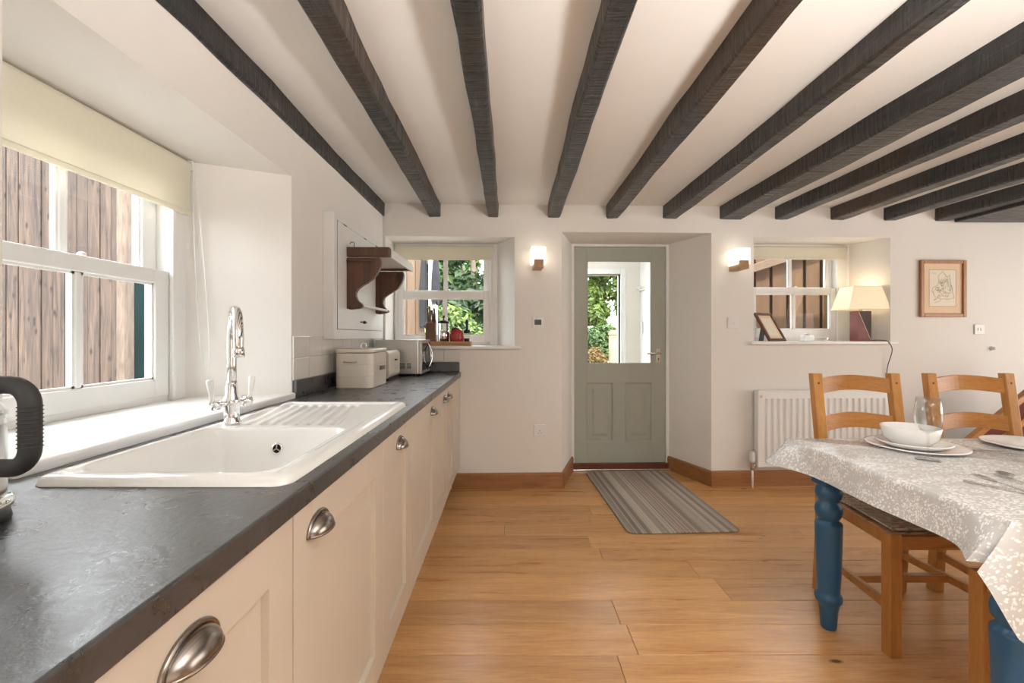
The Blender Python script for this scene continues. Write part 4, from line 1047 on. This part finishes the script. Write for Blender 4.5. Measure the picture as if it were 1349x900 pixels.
def make_chair():
    w = thing('dining_chair', None, 'chair', (0, 0, 0)); L = .044
    zs = .455; fw, bw, dp = .235, .205, .46       # half widths (outer), depth; front at y=-.21, back at y=+.21
    yf, yb = -.23, .23
    for s in (-1, 1):
        mb = MB(); xo = s*(fw-L/2); mb.box(xo-L/2, xo+L/2, yf, yf+L, 0, zs); mb.build('front_leg', 'honey_wood', w, bevel=.003)
        xo = s*(bw-L/2); mb = MB(); yl = yb-L
        lv = [(yl+.02, 0), (yl, .30), (yl, .46), (yl+.015, .70), (yl+.055, 1.01)]
        prof = [(y, z) for y, z in lv]+[(y+(.045 if z < .6 else .036), z) for y, z in reversed(lv)]
        mb.prism(prof, 0, xo-L/2, xo+L/2); mb.build('back_post', 'honey_wood', w, bevel=.003)
        for z in (.965, .80):
            yy = yl+.055*(z-.55)/.46+.0
            mb = MB(); mb.lathe([(.005, yy-.001), (.0055, yy+.002)], c=(xo, 0, z), axis='y', seg=10); mb.build('dowel', 'walnut', w)
        mb = MB(); mb.bar((s*(fw-.022), yf+L, .43), (s*(bw-.022), yb-L+.004, .43), .024, .05); mb.build('side_rail', 'honey_wood_x', w, bevel=.002)
        mb = MB(); mb.bar((s*(fw-.022), yf+L, .175), (s*(bw-.022), yb-L+.01, .175), .020, .032); mb.build('side_stretcher', 'honey_wood_x', w, bevel=.002)
    mb = MB(); mb.box(-fw+L, fw-L, yf+.008, yf+.032, .395, .445); mb.build('front_rail', 'honey_wood_x', w, bevel=.002)
    mb = MB(); mb.box(-bw+L, bw-L, yb-L+.006, yb-L+.03, .40, .45); mb.build('back_rail', 'honey_wood_x', w, bevel=.002)
    mb = MB(); mb.box(-(fw+bw)/2+.03, (fw+bw)/2-.03, -.01, .022, .160, .188); mb.build('cross_stretcher', 'honey_wood_x', w, bevel=.002)
    for z0, z1, cz in ((.915, .985, .015), (.74, .81, .015), (.60, .65, .012)):
        mb = MB(); n = 14; yl = yb-L
        def pt(t, z, th):
            x = -bw+L-.004+(2*bw-2*L+.008)*t; a = math.sin(PI*t); yy = yl+.012+.055*max(0, (z-.55))/.46+.030*a+th
            return x, yy, z
        vs = []
        for k in range(n+1):
            t = k/n; a = math.sin(PI*t)
            vs += [pt(t, z0+cz*a, 0), pt(t, z1+cz*a, 0), pt(t, z1+cz*a, .016), pt(t, z0+cz*a, .016)]
        fs = [(k*4+q, k*4+(q+1) % 4, (k+1)*4+(q+1) % 4, (k+1)*4+q) for k in range(n) for q in range(4)]+[(3, 2, 1, 0), (n*4, n*4+1, n*4+2, n*4+3)]
        mb.add(vs, fs); mb.build('back_slat', 'honey_wood_x', w, bevel=.002)
    # rush seat: four woven triangles meeting at the middle, each cord a rounded strand
    zt = .462; c = [(-fw+.035, yf+.03), (fw-.035, yf+.03), (bw-.035, yb-L+.0), (-bw+.035, yb-L+.0)]
    ctr = [(-.05, 0.0), (.05, 0.0)]
    polys = [(c[0], c[1], ctr[1], ctr[0]), (c[1], c[2], ctr[1], ctr[1]), (c[2], c[3], ctr[0], ctr[1]), (c[3], c[0], ctr[0], ctr[0])]
    mb = MB()
    for A, B, Cc, Dd in polys:
        m_ = 15
        for k in range(m_):
            t0, t1 = k/m_, (k+.92)/m_; vs = []
            P = lambda s, t: (Vector(A).lerp(Vector(Dd), t)).lerp(Vector(B).lerp(Vector(Cc), t), s)
            for s in (0, .5, 1):
                for t, h in ((t0, -.005), (t0+(t1-t0)*.3, .003), (t0+(t1-t0)*.7, .003), (t1, -.005)):
                    p = P(s, t); vs.append((p.x, p.y, zt+h-.008*t+.004*(1-abs(2*s-1))))
            mb.add(vs, [(i*4+j, (i+1)*4+j, (i+1)*4+j+1, i*4+j+1) for i in range(2) for j in range(3)])
    mb.build('rush_seat', 'rush_weave', w, smooth=False)
    mb = MB(); mb.prism(c, 2, .435, .452); mb.build('seat_base', 'rush_weave', w)
    return w
ch = make_chair()
G = 'rush seated ladder-back dining chairs'
tag(ch, 'honey wooden ladder-back chair with rush seat, standing in front of the radiator', None, G)
ch.location = (1.636, 1.904, 0)
c2 = copy_tree(ch); tag(c2, 'honey wooden ladder-back chair tucked under the table below the framed map', None, G); c2.location = (2.175, 1.904, 0)
c3 = copy_tree(ch); tag(c3, 'honey wooden chair tucked in on the kitchen side, front leg beside the cloth corner', None, G); c3.location = (1.685, 1.21, 0); c3.rotation_euler = (0, 0, PI)

# place settings
def ring_plate(label, x, y, z, r, h, name='dinner_plate', cat='plate', group=None):
    mb = MB(); mb.lathe([(.001, .004), (r*.62, .004), (r*.66, .006), (r*.95, h), (r, h+.001), (r, h-.003), (r*.68, .0), (r*.6, -.0), (.001, 0)], c=(0, 0, 0), seg=48, cap=False)
    o = mb.build(name, 'porcelain', smooth=True, label=label, cat=cat, group=group); o.location = (x, y, z); return o
zt = TZ+.0025
ring_plate('large cream dinner plate under the smaller plate and bowl', 1.588, 1.782, zt, .158, .016)
ring_plate('small cream side plate stacked between dinner plate and bowl', 1.583, 1.785, zt+.0065, .118, .022, 'side_plate')
mb = MB(); mb.lathe([(.001, .006), (.05, .008), (.08, .035), (.089, .072), (.092, .073), (.0935, .071), (.086, .03), (.06, .004), (.045, 0), (.001, 0)], seg=48, cap=False)
o = mb.build('cereal_bowl', 'porcelain', smooth=True, label='cream bowl standing on the stacked plates beside the wine glass', cat='bowl'); o.location = (1.575, 1.79, zt+.012)
ring_plate('cream dinner plate in front of the second chair', 2.068, 1.80, zt, .15, .016)
def wine_glass(x, y, label):
    w = thing('wine_glass', label, 'glass', (x, y, zt))
    mb = MB(); mb.lathe([(.036, .0), (.036, .0015), (.02, .004), (.005, .010), (.0038, .03), (.0038, .085), (.006, .094)], c=(x, y, zt), seg=28); mb.build('stem', 'drinking_glass', w, smooth=True)
    mb = MB(); mb.lathe([(.004, .094), (.022, .104), (.036, .125), (.0405, .15), (.038, .185), (.033, .222), (.0322, .222), (.037, .185), (.0393, .15), (.035, .127), (.021, .107), (.001, .098)], c=(x, y, zt), seg=32, cap=False); mb.build('bowl', 'drinking_glass', w, smooth=True)
wine_glass(1.482, 1.612, 'tall clear wine glass standing beside the stacked plates and bowl')
def cutlery(kind, label, x, y, ang, z=zt, tilt=0):
    w = thing(kind, label, 'cutlery', (0, 0, 0)); s = .19
    if kind == 'fork':
        mb = MB(); mb.prism([(-.004, -.10), (.004, -.10), (.0022, .02), (.010, .04), (.011, .055), (-.011, .055), (-.010, .04), (-.0022, .02)], 2, .0015, .0040); mb.build('handle', 'steel', w, bevel=.0008)
        for k in range(4):
            a = -.0092+k*.0061; mb = MB(); mb.box(a-.0014, a+.0014, .054, .095, .002, .0038); mb.build('tine', 'steel', w)
    elif kind == 'knife':
        mb = MB(); mb.prism([(-.006, -.11), (.006, -.11), (.005, .0), (-.005, .0)], 2, .0015, .0060); mb.build('handle', 'steel', w, bevel=.0015)
        mb = MB(); mb.prism([(-.005, 0), (.005, 0), (.009, .02), (.009, .09), (.002, .11), (-.005, .112)], 2, .0022, .0034); mb.build('blade', 'steel', w)
    else:
        mb = MB(); mb.prism([(-.005, -.10), (.005, -.10), (.0025, .04), (-.0025, .04)], 2, .0015, .0045); mb.build('handle', 'steel', w, bevel=.001)
        mb = MB(); mb.grid(lambda a, b: (.019*(b*.96+.04)*math.cos(2*PI*a), .066+.030*(b*.96+.04)*math.sin(2*PI*a), .0018+.006*(b*.96+.04)**2), 20, 5); mb.build('spoon_bowl', 'steel', w, smooth=True, solid=.001)
    w.location = (x, y, z); w.rotation_euler = (tilt, 0, ang)
def tp(px, py, zz=zt): Y = 600*(CZ-zz)/(py-443); return ((px-671)/600*Y, Y)
for kind, lb, A, B, dz in (('fork', 'silver fork crossing the knife beside the stacked plates', (1312, 598), (1262, 588), .004),
                       ('knife', 'silver knife lying under a crossed fork near the stacked plates', (1258, 593), (1316, 594), 0),
                       ('fork', 'silver fork with a spoon over it near the cloth edge', (1352, 648), (1297, 630), 0),
                       ('spoon', 'silver spoon overlapping a fork near the edge of the cloth', (1368, 648), (1322, 628), .004),
                       ('knife', 'silver knife lying beside the fork and spoon near the cloth edge', (1310, 643), (1372, 655), 0)):
    a, b = Vector(tp(*A)), Vector(tp(*B)); c = (a+b)/2; dd = b-a
    cutlery(kind, lb, c.x, c.y, math.atan2(dd.y, dd.x)-PI/2, zt+dz)

# ------------------------------------------------------------------ staircase foot by the wall (right)
def stairs():
    w = thing('staircase', 'boarded-in pine staircase with sloping rails rising along the wall past the chairs', 'stairs', (3.6, 3.4, 0))
    y0, y1 = 3.25, 3.63; X0 = 3.62
    for k in range(3):
        mb = MB(); mb.box(X0+.235*k, X0+.235*k+.26, y0+.03, y1, .19*k+.16, .19*k+.19); mb.build('tread', 'stair_carpet', w, bevel=.006)
        mb = MB(); mb.box(X0+.235*k+.015, X0+.235*k+.03, y0+.03, y1, .19*k, .19*k+.16); mb.build('riser', 'stair_carpet', w)
    top = lambda X: .02+(X-2.76)*.81
    mb = MB(); mb.prism([(2.80, 0), (3.95, 0), (3.95, top(3.95)-.02), (2.80, top(2.80)-.02)], 1, y0+.004, y0+.026); mb.build('side_panel', 'stair_carpet', w)
    for dz in (0, -.17):
        xs = 2.80 if dz == 0 else 3.05
        mb = MB(); mb.prism([(xs, top(xs)+dz-.035), (3.97, top(3.97)+dz-.035), (3.97, top(3.97)+dz+.02), (xs, top(xs)+dz+.02)], 1, y0-.012, y0+.032); mb.build('sloping_rail', 'honey_wood_x', w, bevel=.006)
stairs()

# ------------------------------------------------------------------ outside: ground, porch, buildings, planting
m = MB(); m.box(-30, 40, -12, 60, -.3, -.13); m.build('ground', 'gravel', kind='structure')
def boards(parent, x0, x1, y, z0, z1, wd, mat, gap=.006, t=.02, jit=.0):
    x = x0; k = 0; n = max(1, round((x1-x0)/wd)); ww_ = (x1-x0)/n
    me = None
    for k in range(n):
        mb = MB(); mb.box(-ww_/2+gap/2, ww_/2-gap/2, -t/2, t/2, 0, z1-z0)
        if me is None: o = mb.build('board', mat, bevel=.003, seg=1); me = o
        else: o = me.copy(); col.objects.link(o)
        o.parent = parent; b = BASE.get(parent.name, Vector((0, 0, 0))); o.location = Vector((x0+ww_*(k+.5), y+random.uniform(-jit, jit), z0))-b
# timber wall outside the sink window (faces the camera)
tw = thing('timber_wall', 'weathered vertical-board timber wall outside the sink window', 'wall', (-5, 3.95, -.13))
boards(tw, -7.2, -3.30, 3.9, -.13, 2.87, .101, 'cladding', gap=.004, jit=.006)
mb = MB(); mb.box(-7.2, -3.31, 3.93, 3.99, -.13, 2.87); mb.build('backing', 'black_iron', tw)
mb = MB(); mb.box(-3.34, -3.26, 3.86, 3.97, -.13, 2.9); mb.build('corner_post', 'bark', tw, bevel=.02)
gh = thing('teal_shed', 'dark teal painted shed with pale corner boards past the timber wall', 'shed', (-3.9, 4.6, -.13))
mb = MB(); mb.box(-4.4, -3.4, 4.5, 5.2, -.13, 2.3); mb.build('wall', 'teal_paint', gh)
mb = MB(); mb.box(-4.45, -3.35, 4.45, 5.25, 2.3, 2.4); mb.build('roof_edge', 'sandstone', gh, bevel=.01)
mb = MB(); mb.box(-3.80, -3.77, 4.485, 4.5, -.13, 2.2); mb.build('corner_board', 'sandstone', gh)

def foliage_cloud(seed, blobs, n, size, flat=.0):
    rd = random.Random(seed); mb = MB(); tot = sum(b[3]**2 for b in blobs); vs = []; fs = []
    for cx, cy, cz, r in blobs:
        for _ in range(int(n*r*r/tot)):
            d = Vector((rd.gauss(0, 1), rd.gauss(0, 1), rd.gauss(0, 1))).normalized(); p = Vector((cx, cy, cz))+d*r*rd.uniform(.72, 1.05)
            nrm = (d+Vector((rd.uniform(-1, 1), rd.uniform(-1, 1), rd.uniform(-.3, 1.2)))).normalized()
            u = nrm.cross(Vector((rd.uniform(-1, 1), rd.uniform(-1, 1), rd.uniform(-1, 1)))).normalized(); v = nrm.cross(u); s = size*rd.uniform(.6, 1.3)
            k = len(vs); vs += [p-u*s, p+v*s*.45+nrm*s*.1, p+u*s, p-v*s*.45+nrm*s*.1]; fs.append((k, k+1, k+2, k+3))
    mb.add(vs, fs); return mb
def tree(name, label, x, y, h, blobs, n, size, mat, trunk=True, seed=0):
    w = thing(name, label, 'tree' if trunk else 'shrub', (x, y, -.13), None, 'garden planting')
    foliage_cloud(seed, [(x+a, y+b, c, r) for a, b, c, r in blobs], n, size).build('foliage', mat, w, fix=False, kind='stuff')
    if trunk:
        mb = MB(); mb.tube([(x, y, -.13), (x+.05, y, h*.4), (x-.05, y, h*.8)], [.16, .12, .06], 10)
        for a, b, c, r in blobs[:4]: mb.tube([(x, y, h*.45), (x+a*.8, y+b*.8, c)], [.05, .02], 6)
        mb.build('trunk', 'bark', w, smooth=True)
rd = random.Random(5)
# seen through the garden window
tree('hedge_bush', 'bright green leafy hedge outside the garden window', -1.05, 9.2, 2, [(-1.0+.42*k, rd.uniform(-.3, .3), rd.uniform(.1, 1.35), .55) for k in range(7)]+[(-1.0+.45*k, .1, .3, .6) for k in range(7)], 12000, .075, 'leaf_bright', False, 1)
tree('garden_tree', 'dark green tree rising behind the hedge outside the garden window', -1.0, 13, 4.5, [(rd.uniform(-1.8, 1.8), rd.uniform(-.6, .6), rd.uniform(1.6, 4.6), rd.uniform(.5, .85)) for _ in range(15)]+[(rd.uniform(-1.8, 1.8), .3, rd.uniform(.2, 2), .8) for _ in range(5)], 13000, .16, 'leaf_dark', True, 2)
tree('garden_tree', 'mid green tree standing farther back behind the garden window hedge', -3.4, 17, 5, [(rd.uniform(-1.5, 1.5), rd.uniform(-.6, .6), rd.uniform(1.2, 4.0), rd.uniform(.6, .9)) for _ in range(13)], 9000, .2, 'leaf_mid', True, 3)
tree('rusty_shrub', 'orange and green shrub at the foot of the hedge', -.42, 8.1, 1, [(0, 0, .75, .25), (.12, .05, .55, .28), (-.1, 0, .4, .3)], 900, .05, 'leaf_rust', False, 4)
# seen through the open porch door
tree('garden_tree', 'tall leafy tree filling the open porch doorway', 5.0, 25, 7, [(rd.uniform(-2.4, 2.0), rd.uniform(-.8, .8), rd.uniform(2.2, 7.5), rd.uniform(.7, 1.1)) for _ in range(30)], 22000, .2, 'leaf_bright', True, 5)
tree('garden_bush', 'round green bush beside the gate pier beyond the porch', 4.2, 21.5, 2, [(-.2, 0, 1.0, .6), (.35, .1, 1.25, .55), (-.6, .2, .5, .5), (.1, 0, .5, .6)], 6000, .11, 'leaf_mid', False, 6)
tree('rusty_shrub', 'brown-tinged shrub at the edge of the drive seen through the porch', 3.65, 19.6, 1, [(0, 0, .3, .4), (.25, 0, .15, .3)], 1200, .07, 'leaf_rust', False, 7)
gp = thing('gate_pier', 'sandstone gate pier with a red cap seen through the porch', 'gate pier', (4.58, 20, -.13))
mb = MB(); mb.box(4.40, 4.74, 19.83, 20.17, -.13, 1.25); mb.build('pier', 'sandstone', gp, bevel=.01)
mb = MB(); mb.hexa([(4.36, 19.79, 1.25), (4.46, 19.9, 1.45), (4.36, 20.21, 1.25), (4.46, 20.1, 1.45), (4.78, 19.79, 1.25), (4.68, 19.9, 1.45), (4.78, 20.21, 1.25), (4.68, 20.1, 1.45)]); mb.build('cap', 'roof_red', gp, bevel=.01)
mb = MB(); mb.box(4.50, 4.64, 19.82, 19.83, .75, .95); mb.build('plaque', 'render_cream', gp)

# porch beyond the door (walls, roof with added skylight, open outer door)
def porch():
    w = thing('wall_porch', None, None, (1.1, 5.0, 0), kind='structure')
    yf = 5.65; T = .15; ox0, ox1, oz = .62, 1.375, 1.955
    mb = MB(); mb.box(.2, ox0, yf, yf+T, -.13, 2.5); mb.box(ox1, 1.75, yf, yf+T, -.13, 2.5); mb.box(ox0, ox1, yf, yf+T, oz, 2.5); mb.build('far_wall', 'porch_cream', w)
    mb = MB(); mb.box(1.62, 1.77, 4.16, yf, -.13, 2.5); mb.build('side_wall', 'porch_white', w)
    mb = MB(); mb.box(.2, .35, 4.16, yf, -.13, 2.5); mb.build('side_wall', 'porch_white', w)
    mb = MB(); mb.box(.2, 1.77, 4.12, yf+T, -.13, -.005); mb.build('porch_floor', 'sandstone', w)
    mb = MB(); mb.box(.2, 1.77, 4.16, 4.75, 2.5, 2.6); mb.box(.2, 1.77, 5.25, yf+T, 2.5, 2.6); mb.box(.2, .75, 4.75, 5.25, 2.5, 2.6); mb.box(1.25, 1.77, 4.75, 5.25, 2.5, 2.6); mb.build('roof', 'porch_white', w)
    mb = MB(); mb.box(.75, 1.25, 4.75, 5.25, 2.56, 2.566); mb.build('added_skylight_pane', 'window_glass', w)  # unseen roof opening, put in to brighten the porch walls
    mb = MB(); e = .065; mb.box(ox0-e, ox0, yf-.02, yf+.1, 0, oz+e); mb.box(ox1, ox1+e, yf-.02, yf+.1, 0, oz+e); mb.box(ox0, ox1, yf-.02, yf+.1, oz, oz+e); mb.build('door_casing', 'white_gloss', w, bevel=.004)
    # white panelled door on the right-hand side wall
    mb = MB(); mb.box(1.60, 1.62, 4.55, 5.36, 0, 1.98); d = mb.build('inner_door', 'white_gloss', w, bevel=.003)
    for z0, z1 in ((.2, .85), (1.1, 1.85)):
        for y0 in (4.63, 5.0):
            mb = MB(); mb.box(1.593, 1.60, y0, y0+.28, z0, z1); mb.build('panel', 'white_gloss', d, bevel=.004)
    mb = MB(); mb.box(1.60, 1.612, 5.50, 5.505+.06, 1.22, 1.36); mb.build('switch', 'white_plastic', w, bevel=.002)
    mb = MB(); mb.box(1.60, 1.62, 5.38, 5.62, 1.74, 1.80); h = mb.build('hook_rail', 'white_gloss', w, bevel=.002)
    for y in (5.43, 5.55):
        mb = MB(); mb.lathe([(.010, -.05), (.016, -.045), (.016, -.03), (.006, -.02), (.006, 0)], c=(1.60, y, 1.77), axis='x', seg=12); mb.build('peg', 'porcelain', h, smooth=True)
    dd = thing('outer_door', 'white outer porch door standing open inwards', 'door', (.66, 5.6, 0))
    R = Matrix.Rotation(math.radians(-78), 4, 'Z')
    def xf(mb): mb.v = [tuple(R @ Vector(p)+Vector((.66, 5.6, 0))) for p in mb.v]; return mb
    mb = MB(); mb.box(0, .72, -.022, .022, .01, 1.93); xf(mb).build('leaf', 'white_gloss', dd, bevel=.003)
    mb = MB(); mb.tube([(.66, -.02, 1.0), (.66, -.06, 1.0), (.56, -.06, 1.0)], .008, 8); xf(mb).build('handle', 'steel', dd, smooth=True)
    for z in (.25, 1.02, 1.7):
        mb = MB(); mb.box(-.012, .012, -.03, -.02, z, z+.09); xf(mb).build('hinge', 'brass', dd)
porch()
# timber panel, post and coat outside the garden window
tp_ = thing('timber_fence', 'pale new timber board panel outside the garden window', 'fence', (-1.7, 5.6, -.13))
boards(tp_, -2.3, -1.05, 5.6, -.13, 2.25, .10, 'cladding_fresh', gap=.004)
mb = MB(); mb.box(-2.3, -1.05, 5.615, 5.64, -.13, 2.25); mb.build('backing', 'cladding_fresh', tp_)
pp_ = MB(); pp_.box(-.98, -.885, 5.52, 5.62, -.13, 2.4); pp_.build('porch_post', 'render_cream', bevel=.006, label='cream painted post outside the garden window', cat='post')
def coat(label, x, y, zt_, h, wd):
    mb = MB(); n = 28
    def f(s, t):
        a = 2*PI*s; k = .45+.55*min(1, t*2.2); fold = 1+.16*math.sin(5*a+3*t)+.08*math.sin(9*a)
        if t < .12: k *= .35+5.4*t
        return (x+wd/2*k*fold*math.cos(a), y+wd*.28*k*fold*math.sin(a), zt_-h*t+.02*math.sin(4*a)*t)
    mb.grid(f, n, 14); mb.build('hanging_coat', 'coat_cloth', smooth=True, label=label, cat='coat')
coat('long dark coat hanging beside the pale timber panel outside the window', -1.045, 5.565, 2.25, .95, .09)
coat('short black jacket hanging from the cream post outside the window', -.89, 5.495, 2.2, .62, .09)

# timber outbuilding outside the lamp window
ob = thing('timber_outbuilding', 'brown board-and-gap timber outbuilding outside the lamp window', 'shed', (3.2, 5.2, -.13))
boards(ob, 2.2, 4.65, 5.15, -.13, 2.16, .19, 'cladding_warm', gap=.035)
mb = MB(); mb.box(2.2, 4.65, 5.18, 5.22, -.13, 2.16); mb.build('backing', 'umber_wood', ob)
mb = MB(); mb.hexa([(2.1, 5.02, 1.70), (2.1, 5.02, 1.79), (2.1, 5.12, 1.70), (2.1, 5.12, 1.79), (4.6, 5.02, 2.50), (4.6, 5.02, 2.59), (4.6, 5.12, 2.50), (4.6, 5.12, 2.59)]); mb.build('eaves_board', 'cladding_fresh', ob, bevel=.004)
mb = MB(); mb.box(3.60, 3.64, 5.05, 5.14, -.13, 2.0); mb.box(3.60, 3.95, 5.05, 5.14, 1.98, 2.02); mb.build('door_frame', 'cladding_warm', ob)
mb = MB(); mb.box(3.645, 3.95, 5.09, 5.12, -.13, 1.97); mb.build('door_panel', 'frame_oak', ob)
